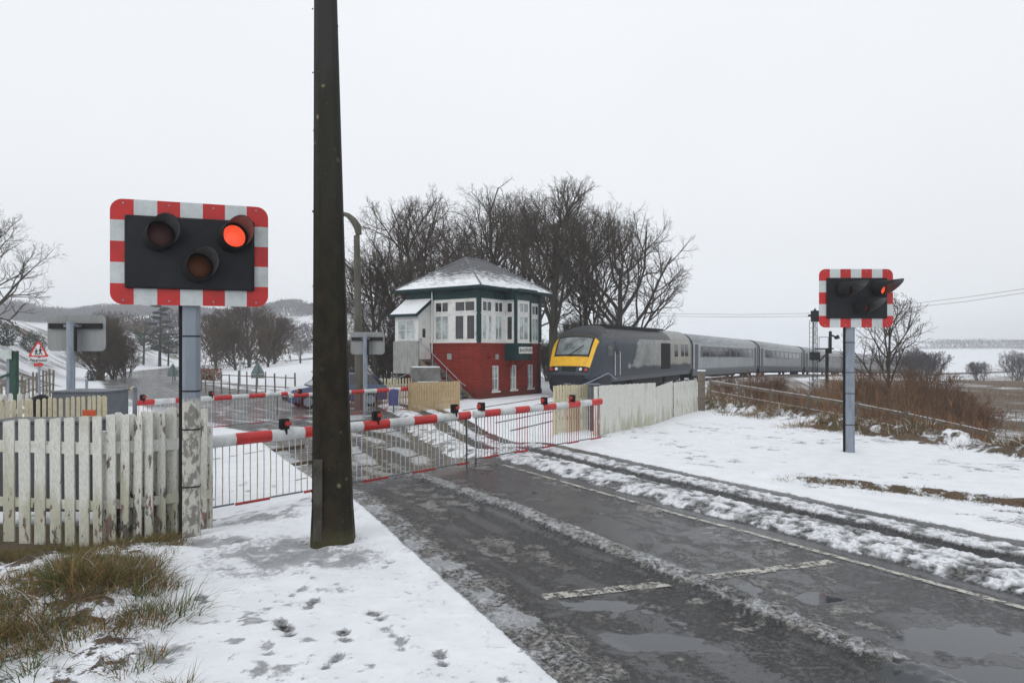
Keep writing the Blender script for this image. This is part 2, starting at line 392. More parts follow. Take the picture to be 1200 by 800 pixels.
def ground_material():
    n = N('snowy_ground')
    at = n.node('ShaderNodeAttribute'); at.attribute_name = 'mask'; at.attribute_type = 'GEOMETRY'
    s = n.node('ShaderNodeSeparateColor'); n.put(s.inputs[0], at.outputs['Color'])
    snow, slush, pud, grass = s.outputs[0], s.outputs[1], s.outputs[2], at.outputs['Alpha']
    v = n.pos()
    a = n.noise(v, 22, 6, .65); b = n.noise(v, 90, 4, .6); c = n.noise(v, 3.1, 5, .6); d = n.noise(v, .5, 4, .6); g = n.noise(v, 240, 3)
    asph = n.mix(n.mrange(b, .35, .7), (.030, .032, .035), (.065, .067, .070))
    asph = n.mix(n.mrange(c, .4, .7, 0, .5), asph, (.022, .023, .026))
    jit = n.math('ADD', n.math('MULTIPLY', n.math('SUBTRACT', a, .5), 1.1), n.math('MULTIPLY', n.math('SUBTRACT', b, .5), .7))
    sl = n.mrange(n.math('ADD', slush, n.math('ADD', jit, n.math('MULTIPLY', n.math('SUBTRACT', g, .5), .9))), .30, .85)
    slc = n.mix(n.mrange(a, .32, .68), (.115, .106, .096), (.46, .45, .435))
    agg = n.noise(v, 420, 2, .7); asph = n.mix(n.mrange(agg, .56, .70, 0, .55), asph, (.16, .16, .155))
    col = n.mix(n.math('MULTIPLY', sl, .82), asph, slc)
    gm = n.mrange(n.math('ADD', grass, n.math('MULTIPLY', jit, .9)), .42, .62)
    sn = n.mrange(n.math('ADD', snow, n.math('MULTIPLY', jit, .75)), .34, .66)
    snc = n.mix(n.mrange(c, .3, .7), (.80, .82, .855), (.73, .75, .785))
    snc = n.mix(n.mrange(n.math('ADD', slush, n.math('MULTIPLY', n.math('SUBTRACT', c, .5), .6)), .3, .95, 0, .62), snc, (.33, .335, .345))
    snc = n.mix(n.mrange(g, .70, .78, 0, .35), snc, (.30, .28, .25))
    col = n.mix(sn, col, snc)
    gc = n.mix(n.mrange(a, .35, .65), (.075, .052, .028), (.055, .062, .022))
    gc = n.mix(n.mrange(d, .36, .56), gc, (.125, .078, .050))
    gc = n.mix(n.mrange(b, .5, .8), gc, (.20, .16, .09))
    col = n.mix(gm, col, gc)
    wet = n.mix(sl, (.17, .17, .17), (.42, .42, .42))
    rough = n.mix(sn, wet, (.75, .75, .75)); rough = n.mix(gm, rough, (.9, .9, .9))
    rough = n.mix(n.mrange(pud, .45, .6), rough, (.04, .04, .04))
    col = n.mix(n.mrange(pud, .45, .6, 0, .8), col, (.055, .060, .068))
    rq = n.node('ShaderNodeRGBToBW'); n.put(rq.inputs[0], rough)
    n.set(color=col, rough=rq.outputs[0], spec=.5)
    h = n.math('ADD', n.math('MULTIPLY', a, .7), n.math('MULTIPLY', b, .35))
    h = n.math('ADD', h, n.math('MULTIPLY', g, .08))
    amp = n.math('ADD', n.math('MULTIPLY', sl, .8), n.math('ADD', n.math('MULTIPLY', gm, 1.0), n.math('ADD', n.math('MULTIPLY', sn, .05), .16)))
    amp = n.math('MULTIPLY', amp, n.mrange(pud, .4, .6, 1, .02))
    n.bump(n.math('MULTIPLY', h, amp), .035, 1.)
    return n.m

def build_ground():
    ys = [-60, -30, -15, -7, -2, 1, 2.4, 3.2, 3.7]; y = 3.9
    while y < 1500: ys.append(y); y += max(.02, y*(.0046 if y < 55 else .013))
    xs = []; x = -4.8
    while x < 6.8: xs.append(x); x += .033
    st = .033; x = 6.8; rp_ = []
    while x < 1500: rp_.append(x); st *= 1.026; x += st
    st = .033; x = -4.8; lp = []
    while x > -1500: st *= 1.026; x -= st; lp.append(x)
    xs = np.array(lp[::-1]+xs+rp_); ys = np.array(ys, float)
    X, Y = np.meshgrid(xs, ys)
    Z, sn, sl, pu, gr, d = ground(X, Y)
    nx, ny = len(xs), len(ys)
    V = np.stack([X.ravel(), Y.ravel(), Z.ravel()], 1)
    M = np.stack([sn.ravel(), sl.ravel(), pu.ravel(), gr.ravel()], 1)
    i = np.arange(nx*ny).reshape(ny, nx)
    Q = np.stack([i[:-1, :-1], i[:-1, 1:], i[1:, 1:], i[1:, :-1]], -1)
    def fc(a): return (a[:-1, :-1]+a[1:, 1:])/2
    xf, yf, u = fc(X), fc(Y), fc(d['u']); rd, le = fc(d['rd']), fc(d['le'])
    road = (rd > 0) & (le < 3.0*(1-sm(13, 16, yf))+.0) & (yf < 140)
    pave = (rd <= 0) & (xf > -2.35-.18*(yf-5)) & (yf < 14) & ~road
    bed = (u > -2.3) & (u < 5.6) & ~road & (yf < 180)
    m = ground_material()
    cls = np.zeros(xf.shape, int); cls[bed] = 3; cls[pave] = 2; cls[road] = 1
    for k, nm in enumerate(('ground', 'road', 'pavement', 'railway_track_bed')):
        q = Q[cls == k]; us, inv = np.unique(q, return_inverse=True)
        ob = np_mesh(nm, V[us], inv.reshape(-1, 4), m, smooth=True)
        at = ob.data.attributes.new('mask', 'FLOAT_COLOR', 'POINT'); at.data.foreach_set('color', M[us].astype(np.float32).ravel())
        tag(ob, kind='structure')
    return m
GM = build_ground()

# painted markings, worn through
def marking_mat(nm, lo):
    n = N(nm); v = n.pos()
    a = n.noise(v, 30, 5, .65); b = n.noise(v, 7, 4)
    n.set(color=n.mix(n.mrange(a, .3, .7), (.62, .61, .55), (.38, .36, .31)), rough=.45)
    n.set(alpha=n.mrange(n.math('ADD', a, n.math('MULTIPLY', b, .9)), lo, lo+.2))
    return n.m
MK = [marking_mat('worn_white_road_paint', .86), marking_mat('slush_covered_edge_line_paint', .82)]
def marking(p0, p1, w, z=.006, n=40):
    p0 = np.array(p0); p1 = np.array(p1); d = (p1-p0)/np.linalg.norm(p1-p0); q = np.array([-d[1], d[0]])
    V = []
    for t in np.linspace(0, 1, n):
        for s_ in (-.5, .5):
            p = p0+(p1-p0)*t+q*s_*w; V.append((p[0], p[1], float(H0(np.array([p[0]]), np.array([p[1]]))[0])+z))
    Q = [(2*i, 2*i+1, 2*i+3, 2*i+2) for i in range(n-1)]
    return V, Q
MKV, MKQ, MKI = [], [], []
for a_, b_, w_ in [((.19, 5.9), (1.50, 6.28), .15), ((1.83, 6.42), (3.33, 6.92), .14)]+[((LX[k], LY[k]), (LX[k+1], LY[k+1]), .08) for k in (1, 2, 3, 4, 5)]:
    V_, Q_ = marking(a_, b_, w_); MKQ += [tuple(len(MKV)+i for i in q) for q in Q_]; MKV += V_; MKI += [1 if w_ < .12 else 0]*len(Q_)
tag(np_mesh('road_marking', np.array(MKV), np.array(MKQ), MK, np.array(MKI)), kind='structure')

# ------------------------------------------------------------------ common materials
M = {}
M['white_wood'] = None
def peel(name, base=(.66, .66, .61), zlo=.25, zspan=.5, amt=.0, seed=0.):
    n = N(name); v = n.pos((9, 9, 2.6)); mp = n.node('ShaderNodeVectorMath', operation='ADD'); n.put(mp.inputs[0], v); mp.inputs[1].default_value = (seed, seed, 0)
    v = mp.outputs[0]
    a = n.noise(v, 1.4, 6, .68); b = n.noise(v, 7, 4, .6); z = n.sep(n.pos())[2]
    low = n.mrange(z, zlo, zlo+zspan, .085, 0.)
    x = n.sep(n.pos())[0]
    f = n.math('ADD', a, n.math('ADD', low, amt))
    pe = n.mrange(f, .655, .675)
    und = n.mix(n.mrange(n.noise(n.pos((4, 4, 1.2)), 1.3, 2), .52, .56), n.mix(n.mrange(b, .35, .6), (.055, .048, .040), (.17, .15, .125)), (.25, .135, .115))
    pnt = n.mix(n.mrange(b, .35, .75), base, tuple(q*.72 for q in base))
    grn = n.mrange(n.math('ADD', n.noise(n.pos((3, 3, .8)), 1.5, 3), n.mrange(z, zlo-.1, zlo+.9, .22, 0.)), .56, .80, 0, .6)
    pnt = n.mix(grn, pnt, (.33, .32, .19))
    n.set(color=n.mix(pe, pnt, und), rough=.65)
    n.bump(n.math('SUBTRACT', b, n.math('MULTIPLY', pe, 1.2)), .004)
    return n.m
M['peel'] = peel('peeling_white_paint'); M['peel2'] = peel('flaking_white_paint', amt=.055, seed=3.)
M['cream_wood'] = peel('cream_painted_wood', base=(.70, .63, .44), zlo=-.4, zspan=.4)
M['board_wood'] = peel('white_boarding', base=(.70, .70, .64), zlo=.0, zspan=.3, amt=-.06)
M['fresh_wood'] = mat('pale_new_timber', (.58, .44, .25), .75, (.42, .29, .15), 5, .35, .7, .003, stretch=(6, 6, .7))
M['red_brick'] = None
def brick():
    n = N('red_painted_brick'); v = n.pos((1, 1, 1))
    a = n.noise(v, 1.1, 5, .6); b = n.noise(v, 14, 4)
    sp_ = n.sep(v); cx_ = n.math('ADD', sp_[0], sp_[1])
    cb = n.node('ShaderNodeCombineXYZ'); n.put(cb.inputs[0], cx_); n.put(cb.inputs[1], sp_[2])
    br = n.node('ShaderNodeTexBrick'); n.put(br.inputs['Vector'], cb.outputs[0]); br.inputs['Scale'].default_value = 1.0
    br.inputs['Brick Width'].default_value = .23; br.inputs['Row Height'].default_value = .078; br.inputs['Mortar Size'].default_value = .008; br.inputs['Mortar Smooth'].default_value = .3
    br.inputs['Color1'].default_value = (.29, .030, .016, 1); br.inputs['Color2'].default_value = (.19, .020, .011, 1); br.inputs['Mortar'].default_value = (.12, .015, .010, 1)
    col = n.mix(n.mrange(a, .4, .7, 0, .55), br.outputs['Color'], (.17, .028, .016))
    col = n.mix(n.mrange(sp_[2], -.1, .35, .65, 0), col, (.09, .03, .02))
    n.set(color=col, rough=.7, spec=.2); n.bump(n.math('SUBTRACT', b, n.math('MULTIPLY', br.outputs['Fac'], 1.4)), .006)
    return n.m
M['brick'] = brick()
M['teal'] = mat('dark_teal_paint', (.005, .036, .040), .5, (.006, .026, .029), 5, spec=.25)
M['frame'] = mat('white_window_paint', (.76, .76, .74), .5, (.58, .57, .53), 3, .48, .75)
M['greyboard'] = mat('grey_boarding', (.34, .35, .33), .7, (.25, .26, .24), 3, stretch=(3, 3, .6))
def glass(name, c=(.02, .024, .026), rough=.05):
    n = N(name); v = n.pos(); a = n.noise(v, 1.7, 3)
    n.set(color=n.mix(n.mrange(a, .35, .65), c, tuple(q*2.2 for q in c)), rough=rough, spec=.8); n.bump(n.noise(v, 3, 1), .002); return n.m
M['glass'] = glass('window_glass'); M['curtain_glass'] = glass('glass_with_net_curtain', (.22, .25, .25), .15); M['dark_glass'] = glass('dark_glass', (.012, .012, .014))
M['galv'] = mat('galvanised_steel', (.27, .31, .36), .5, (.20, .235, .28), 5, metal=.35, stretch=(2, 2, .5))
M['galv_dark'] = mat('weathered_steel', (.17, .19, .21), .6, (.12, .13, .14), 5, metal=.2)
M['black'] = mat('black_paint', (.010, .011, .014), .5, (.016, .018, .022), 4, spec=.22)
M['matt_black'] = mat('matt_black_paint', (.010, .010, .011), .75, (.016, .016, .016), 9, spec=.25)
M['sred'] = mat('red_reflective_sheet', (.52, .014, .013), .4, (.44, .014, .013), 5, bump=.0015)
M['swhite'] = mat('white_reflective_sheet', (.56, .60, .61), .45, (.44, .47, .46), 2.2, .5, .7)
M['bred'] = mat('red_boom_paint', (.58, .022, .02), .4, (.42, .02, .018), 4)
M['bwhite'] = mat('white_boom_paint', (.66, .68, .68), .4, (.50, .51, .50), 4)
M['barcream'] = mat('cream_bar_paint', (.60, .53, .36), .5, (.40, .30, .17), 9)
M['barwhite'] = mat('white_bar_paint', (.66, .66, .62), .5, (.45, .45, .42), 9)
M['barred'] = mat('red_bar_paint', (.42, .03, .03), .5, (.25, .03, .03), 9)
M['dark_metal'] = mat('dark_grey_cabinet_paint', (.055, .060, .068), .5, (.075, .08, .088), 3)
M['mid_grey'] = mat('grey_cabinet_paint', (.11, .125, .145), .5, (.085, .095, .11), 3)
M['snow'] = mat('settled_snow', (.82, .84, .87), .8, (.76, .78, .82), 6, bump=.01)
M['bark'] = mat('grey_brown_bark', (.050, .043, .036), .9, (.085, .072, .06), 7, bump=.02)
M['bark_green'] = mat('mossy_bark', (.040, .040, .026), .9, (.065, .06, .04), 5, bump=.02)
M['twig'] = mat('brown_twigs', (.080, .065, .052), .95, (.110, .088, .068), .8, spec=.1)
M['twig_pale'] = mat('frosted_twigs', (.30, .28, .27), .9, (.5, .5, .5), 3)
M['needle'] = mat('dark_pine_needles', (.035, .055, .038), .8, (.06, .08, .055), .7)
M['orange'] = mat('orange_plastic', (.65, .10, .02), .5, (.5, .08, .02), 20)
M['green'] = mat('dark_green_paint', (.006, .05, .03), .5)
M['steel'] = mat('rail_steel', (.12, .10, .09), .4, (.16, .1, .07), 6, metal=.5)
M['oldwood'] = mat('weathered_timber', (.13, .11, .085), .85, (.21, .18, .145), 5, bump=.004, stretch=(1, 1, 4))
def emit(name, c, e, dots=True):
    n = N(name)
    if dots:
        v = n.pos(obj=True); s_ = n.sep(v); cb = n.node('ShaderNodeCombineXYZ'); n.put(cb.inputs[0], s_[0]); n.put(cb.inputs[1], s_[2]); vo = n.node('ShaderNodeTexVoronoi'); n.put(vo.inputs['Vector'], cb.outputs[0]); vo.inputs['Scale'].default_value = 62; vo.inputs['Randomness'].default_value = 0
        f = n.mrange(vo.outputs['Distance'], .22, .6, 1, .35)
        n.set(emis=n.mix(f, c, (1, .13, .05)), estr=n.math('MULTIPLY', f, e))
    else: n.set(emis=c, estr=e)
    n.set(color=(.3, .02, .01), rough=.3); return n.m
M['lit_red'] = emit('lit_red_lens', (1, .012, .003), 1.15)
M['boom_lamp'] = emit('small_red_lamp', (.7, .015, .006), .12, False)
M['unlit_red'] = mat('unlit_red_lens', (.075, .034, .034), .5, (.055, .026, .026), 60, spec=.15)
M['unlit_amber'] = mat('unlit_amber_lens', (.10, .036, .015), .5, (.08, .028, .010), 60, spec=.15)
# ------------------------------------------------------------------ signal box
def signal_box():
    L1, L2, ZE, ZB, ZF = 5.7, 4.85, 5.22, 2.56, 1.72    # length, depth, eave, brick top, floor
    g = -.34
    t = thing('signal_box', 'two storey signal box with red brick base, white timber windows and snow dusted hipped roof', 'signal box', (-1.63, 33, 0), math.atan2(.819, .573))
    # brick walls with recessed openings on the track side
    wins = [(1.10, 1.69), (2.72, 3.30), (4.36, 4.92)]
    b = MB(); z0, z1 = .11, 1.40
    xs = [0]+[q for w in wins for q in w]+[L1]
    for i in range(len(xs)-1):
        if i % 2 == 0: b.box(xs[i], xs[i+1], 0, .22, g, ZB-.12)
        else: b.box(xs[i], xs[i+1], 0, .22, g, z0); b.box(xs[i], xs[i+1], 0, .22, z1, ZB-.12)
    b.box(0, .22, .22, L2, g, ZB-.12); b.box(L1-.22, L1, .22, L2, g, ZB-.12); b.box(.22, L1-.22, L2-.22, L2, g, ZB-.12)
    for x0, x1, y0, y1 in ((-.05, 2.2, -.05, .2), (3.55, L1+.05, -.05, .2), (-.05, .2, .2, L2), (L1-.2, L1+.05, .2, L2)):
        b.box(x0, x1, y0, y1, ZB-.12, ZB)
    b.box(-.04, L1+.04, -.04, .0, g, .02)
    b.build('brick_wall', M['brick'], t)
    for w in wins:      # ground floor windows
        f = MB(); a, c = w
        f.box(a, a+.07, .05, .12, z0, z1); f.box(c-.07, c, .05, .12, z0, z1); f.box(a+.07, c-.07, .05, .12, z1-.07, z1); f.box(a+.07, c-.07, .05, .12, z0, z0+.07)
        f.box(a+.07, c-.07, .055, .11, .72, .76); f.box((a+c)/2-.018, (a+c)/2+.018, .06, .105, z0+.07, z1-.07)
        wo = f.build('window', M['frame'], t)
        MB().box(a+.05, c-.05, .085, .095, z0+.05, z1-.05).build('glazing', M['curtain_glass'], wo)
        MB().box(a-.06, c+.06, -.05, .13, z0-.09, z0-.005).build('sill', M['frame'], wo)
        # arched soffit shadow line
    # floor slab and inner back wall so windows look into a room
    MB().box(.1, L1-.1, .1, L2-.1, ZF+.5, ZF+.6).build('floor', M['oldwood'], t)
    # timber storey: frame members with real openings
    ww = MB()
    def wall(axis, lo, hi, openings, off, th=.10, zt=4.98):
        """wall along axis between lo..hi; openings = (a, b, z0, z1)"""
        cuts = sorted(set([lo, hi]+[q for o_ in openings for q in o_[:2]]))
        for a, c in zip(cuts, cuts[1:]):
            col = sorted([o_ for o_ in openings if o_[0] <= a+1e-6 and o_[1] >= c-1e-6], key=lambda q: q[2])
            z = ZB
            for o_ in col+[None]:
                ze = o_[2] if o_ else zt
                if ze-z > .001:
                    if axis == 'x': ww.box(a, c, off, off+th, z, ze)
                    else: ww.box(off, off+th, a, c, z, ze)
                if o_: z = o_[3]
    def window(axis, a, c, zz0, zz1, off, sign, panes=2, curtain=None, split=None):
        """sash window; sign = outward direction along the other axis"""
        f = MB(); o0 = off+(-.035 if sign < 0 else .07); o1 = o0+.065; fr = .055
        def bx(p, q, r, s_, i0=o0, i1=o1):
            if axis == 'x': f.box(p, q, i0, i1, r, s_)
            else: f.box(i0, i1, p, q, r, s_)
        bx(a, a+fr, zz0, zz1); bx(c-fr, c, zz0, zz1); bx(a+fr, c-fr, zz0, zz0+fr); bx(a+fr, c-fr, zz1-fr, zz1)
        for k in range(1, panes):
            m_ = a+(c-a)*k/panes; bx(m_-.026, m_+.026, zz0+fr, zz1-fr, o0+.006, o1-.006)
        if split: bx(a+fr, c-fr, split-.015, split+.015, o0+.01, o1-.01)
        w = f.build('window', M['frame'], t)
        gq = MB(); m0 = (o0+o1)/2-.004
        if axis == 'x': gq.box(a+.03, c-.03, m0, m0+.008, zz0+.03, zz1-.03)
        else: gq.box(m0, m0+.008, a+.03, c-.03, zz0+.03, zz1-.03)
        gq.build('glazing', M[curtain or 'glass'], w)
    U = (4.12, 4.68); LW = (2.70, 3.98)
    # left (road) side: outward -X
    op = [(.22, 1.55, *U), (1.95, 2.88, *U), (.22, .80, *LW), (.92, 1.55, *LW), (1.95, 2.88, *LW)]
    wall('y', .16, L2-.16, op, 0)
    window('y', .22, 1.55, *U, 0, -1, 2, 'dark_glass'); window('y', 1.95, 2.88, *U, 0, -1, 2, 'dark_glass')
    window('y', .22, .80, *LW, 0, -1, 1, 'dark_glass'); window('y', .92, 1.55, *LW, 0, -1, 1, 'dark_glass'); window('y', 1.95, 2.88, *LW, 0, -1, 2, 'curtain_glass')
    # track side: outward -Y
    op = [(.22, 1.02, *U), (1.25, 1.98, *U), (.22, .60, *LW), (.72, 1.02, *LW), (1.30, 1.92, *LW), (3.85, 4.5, *U), (4.7, 5.4, *U), (3.85, 4.5, *LW), (4.7, 5.4, *LW)]
    wall('x', .16, 2.2, [q for q in op if q[1] < 2.2], 0); wall('x', 3.55, L1-.16, [q for q in op if q[0] > 3.5], 0)
    for q in op: window('x', q[0], q[1], q[2], q[3], 0, -1, 2 if q[2] > 4 else (2 if q[1]-q[0] > .5 else 1), 'curtain_glass' if q[2] < 4 else 'glass')
    # bay window
    bp_ = -.71
    wall('y', bp_+.08, 0, [(-.52, -.12, *U), (-.52, -.12, *LW)], 2.2); wall('y', bp_+.08, 0, [(-.52, -.12, *U), (-.52, -.12, *LW)], 3.45)
    wall('x', 2.3, 3.45, [(2.42, 3.33, *U), (2.42, 3.33, *LW)], bp_)
    window('y', -.52, -.12, *U, 2.2, -1, 1, 'dark_glass'); window('y', -.52, -.12, *LW, 2.2, -1, 1, 'dark_glass')
    window('x', 2.42, 3.33, *U, bp_, -1, 2, 'curtain_glass'); window('x', 2.42, 3.33, *LW, bp_, -1, 2, 'curtain_glass')
    wall('y', .16, L2-.16, [(.4, 1.8, *LW), (2.4, 4.2, *LW)], L1-.10); wall('x', .16, L1-.16, [(.6, 2.4, *LW), (3.2, 5.0, *LW)], L2-.10)
    # transom and sill mouldings
    ww.box(-.025, 0, .12, 3.15, 4.02, 4.08); ww.box(.12, 2.16, -.025, 0, 4.02, 4.08); ww.box(2.36, 3.4, bp_-.025, bp_, 4.02, 4.08)
    ww.box(-.06, 0, .12, 3.2, ZB+.003, ZB+.07); ww.box(.12, 2.2, -.06, 0, ZB+.003, ZB+.07); ww.box(3.6, L1, -.06, 0, ZB+.003, ZB+.07); ww.box(2.28, 3.47, bp_-.06, bp_, ZB+.003, ZB+.07)
    ww.build('timber_wall', M['frame'], t)
    # things inside, seen dimly: a desk and a lever frame
    d = MB(); d.box(1.2, 4.6, 3.2, 3.9, ZB-.2, ZB+.25)
    for k in range(14): d.bar((1.4+k*.22, 1.6, ZB-.2), (1.4+k*.22, 1.75, ZB+.75), .04, .04)
    d.build('lever_frame', M['oldwood'], t)
    # green posts, bay panel, brackets
    for x, y in ((-.02, -.02), (L1-.14, -.02), (-.02, L2-.14)):
        MB().box(x, x+.18, y, y+.18, ZB+.002, 5.0).build('corner_post', M['teal'], t)
    for x in (2.15, 3.46): MB().box(x, x+.14, bp_-.03, bp_+.10, 1.66, 5.0).build('corner_post', M['teal'], t)
    p = MB(); p.box(2.29, 3.46, bp_, bp_+.06, 1.68, ZB); p.box(2.18, 2.24, bp_+.1, 0, 1.68, ZB); p.box(3.51, 3.57, bp_+.1, 0, 1.68, ZB); p.box(2.24, 3.51, bp_+.06, 0, 1.68, 1.74)
    p.build('bay_apron', M['teal'], t)
    for x in (2.3, 3.4):
        q = MB()
        for k in range(5):
            a0 = k/5*math.pi/2; a1 = (k+1)/5*math.pi/2
            q.bar((x, -.5*math.cos(a0), 1.66-.5+.5*(1-math.sin(a0))*0+.5*math.cos(a0)**2*1.0-.0), (x, -.5*math.cos(a1), 1.66-.5+.5*math.cos(a1)**2), .09, .07)
        q.build('bracket', M['brick'], t)
    # name board on the bay
    nb = MB().box(2.40, 3.62, bp_-.075, bp_-.035, 2.02, 2.36).build('name_board', M['frame'], t)
    Mx = Matrix.Translation((3.01, bp_-.082, 2.185)) @ Matrix.Rotation(R(90), 4, 'X')
    lettering('lettering', 'BLACKFORD', .26, M['black'], nb, Mx, .003, .80)
    # eaves, gutter, roof
    ov = .42; e = MB()
    def ring(x0, x1, y0, y1, z0_, z1_, w):
        e.box(x0, x1, y0, y0+w, z0_, z1_); e.box(x0, x1, y1-w, y1, z0_, z1_); e.box(x0, x0+w, y0+w, y1-w, z0_, z1_); e.box(x1-w, x1, y0+w, y1-w, z0_, z1_)
    ring(-.05, L1+.05, -.05, L2+.05, 4.80, ZE, .049)
    for x0_, x1_, y0_, y1_ in ((2.12, 3.60, bp_-.055, bp_-.01), (2.12, 2.165, bp_, 0), (3.585, 3.63, bp_, 0)): e.box(x0_, x1_, y0_, y1_, 4.80, ZE-.03)
    ring(-ov, L1+ov, -ov, L2+ov, ZE, ZE+.16, .5)
    ring(-ov-.09, L1+ov+.09, -ov-.09, L2+ov+.09, ZE+.05, ZE+.15, .1)
    e.box(2.0, 3.72, bp_-.35, -ov-.09, ZE-.02, ZE+.13); e.box(2.17, 3.58, bp_+.11, -.06, 5.0, ZE-.03)
    e.build('eaves', M['teal'], t)
    rf = MB(); za = 7.18; zr = ZE+.17; o2 = ov+.06
    A = [(-o2, -o2, zr), (L1+o2, -o2, zr), (L1+o2, L2+o2, zr), (-o2, L2+o2, zr), (1.9, L2/2, za), (L1-1.9, L2/2, za)]
    rf.add(A, [(0, 1, 5, 4), (1, 2, 5), (2, 3, 4, 5), (3, 0, 4), (0, 3, 2, 1)])
    rf.add([(1.98, bp_-.36, ZE+.14), (3.74, bp_-.36, ZE+.14), (3.74, -o2+.02, zr+.06), (1.98, -o2+.02, zr+.06)], [(0, 1, 2, 3)])
    n = N('slates_with_blown_snow'); v = n.pos(); s = n.sep(v)
    rows = n.math('FRACT', n.math('MULTIPLY', s[2], 1/.085))
    st = n.noise(n.pos((1.4, 1.4, 15)), 1.5, 5, .7); a = n.noise(v, .9, 3)
    hgt = n.mrange(s[2], 5.3, 7.1, .40, -.30, False)
    f = n.math('ADD', n.math('ADD', hgt, n.math('MULTIPLY', n.math('SUBTRACT', st, .5), 1.1)), n.math('ADD', n.math('MULTIPLY', n.math('SUBTRACT', a, .5), .45), n.math('MULTIPLY', rows, -.25)))
    sn_ = n.mrange(f, -.06, .10)
    sl_ = n.mix(n.mrange(n.noise(v, 9, 3), .35, .65), (.055, .058, .064), (.10, .103, .11))
    n.set(color=n.mix(sn_, sl_, (.80, .82, .85)), rough=.6); n.bump(n.math('ADD', rows, n.math('MULTIPLY', sn_, .5)), .012)
    rf.build('roof', n.m, t)
    rd_ = MB(); rd_.tube([A[4], A[5]], .06, 6)
    for i, j in ((0, 4), (3, 4), (1, 5), (2, 5)): rd_.tube([Vector(A[i])+Vector((0, 0, .03)), A[j]], .045, 6)
    rd_.build('ridge_tiles', M['galv_dark'], t)
    # porch, lean-to on the road side
    py0, py1, pq = 3.2, 4.85, -.95
    w = MB()
    w.box(pq, pq+.07, py0, py0+.22, ZF, 4.0); w.box(pq, pq+.07, py1-.22, py1, ZF, 4.0); w.box(pq, pq+.07, py0+.22, py1-.22, 3.75, 4.0); w.box(pq, pq+.07, py0+.22, py1-.22, ZF+.9, ZF+.98)
    w.prism([(pq+.07, ZF), (-.92+.07, 4.0), (0, 4.72), (0, ZF)], (0, py1-.07, 0), (1, 0, 0), (0, 0, 1), (0, 1, 0), .07)
    w.prism([(pq+.07, 3.72), (pq+.07, 4.02), (0, 4.74), (0, 3.72)], (0, py0, 0), (1, 0, 0), (0, 0, 1), (0, 1, 0), .07)
    w.box(pq+.07, pq+.19, py0, py0+.07, ZF, 3.72); w.box(-.1, 0, py0, py0+.07, ZF, 3.72)
    w.build('porch_wall', M['frame'], t)
    window('y', py0+.22, py1-.22, ZF+.98, 3.75, pq+.0, -1, 2, 'curtain_glass', 3.22)
    dr = MB().box(pq+.19, -.1, py0+.015, py0+.05, ZF, 3.72).build('door', M['frame'], t)
    MB().box(-.62, -.40, py0+.005, py0+.015, 2.85, 3.3).build('door_glazing', M['dark_glass'], dr)
    MB().box(-.78, -.74, py0-.03, py0+.015, 2.68, 2.78).build('handle', M['black'], dr)
    pr = MB(); pr.add([(pq-.25, py0-.12, 4.0), (pq-.25, py1+.12, 4.0), (0, py1+.12, 4.86), (0, py0-.12, 4.86), (pq-.25, py0-.12, 4.06), (pq-.25, py1+.12, 4.06), (0, py1+.12, 4.92), (0, py0-.12, 4.92)], [(0, 1, 2, 3), (4, 7, 6, 5), (0, 4, 5, 1), (0, 3, 7, 4), (1, 5, 6, 2), (2, 6, 7, 3)])
    pr.build('porch_roof', n.m, t)
    fs = MB(); fs.box(pq-.30, pq-.255, py0-.16, py1+.14, 3.90, 4.05)
    fs.prism([(pq-.30, 3.88), (0, 4.74), (0, 4.92), (pq-.30, 4.06)], (0, py0-.17, 0), (1, 0, 0), (0, 0, 1), (0, 1, 0), .045)
    fs.build('porch_fascia', M['teal'], t)
    gb = MB(); gb.box(pq-.06, pq-.003, py0-.05, py1+.08, .98, ZF+.94)
    gb.build('porch_skirt', M['greyboard'], t)
    ps = MB()
    for x, y in ((pq+.05, py1-.1), (pq+.05, py0+.1)): ps.box(x-.06, x+.06, y-.06, y+.06, g, ZF)
    ps.box(pq, 0, py0-.05, py1, ZF-.12, ZF-.005)
    ps.build('porch_post', M['oldwood'], t)
    # outside stair down the road side
    stt = MB(); y_t, y_b = py0-.02, .35; n_ = 11
    for k in range(n_):
        y = y_t-(y_t-y_b)*(k+.5)/n_; z = ZF-.02-(ZF-g)*(k+.5)/n_
        stt.box(-.86, -.12, y-.14, y+.12, z-.02, z+.02)
    for x in (-.90, -.10): stt.bar((x, y_t, ZF-.08), (x, y_b, g+.05), .05, .24)
    stt.build('stair', M['oldwood'], t)
    hr = MB()
    for x in (-.92,):
        hr.tube([(x, y_t, ZF+.98), (x, y_b, g+.92), (x, y_b-.25, g+.8)], .022, 6)
        for k in range(4):
            q = k/3*.98; hr.tube([(x, y_t+(y_b-y_t)*q, ZF-.05+(g-ZF)*q), (x, y_t+(y_b-y_t)*q, ZF+.95+(g+.92-ZF-.98)*q)], .02, 6)
    hr.build('handrail', M['galv'], t)
    dp = MB(); dp.tube([(L1-.35, -.12, ZE+.05), (L1-.35, -.10, 4.7), (L1-.35, -.10, g)], .04, 8); dp.build('downpipe', M['teal'], t, smooth=True)
    dp = MB(); dp.tube([(-.12, 3.02, ZE+.05), (-.10, 3.02, 4.9), (-.10, 3.02, ZF+.3)], .035, 8); dp.build('downpipe', M['frame'], t, smooth=True)
    vb = MB(); vb.box(-.09, -.045, 1.72, 2.0, 1.72, 2.02); vb.build('vent', M['greyboard'], t)
    MB().box(1.32, 1.52, -.09, 0, 1.72, 1.98).build('vent', M['greyboard'], t)
    MB().box(.72, .86, -.12, 0, 1.80, 1.90).build('lamp', M['brick'], t)
signal_box()

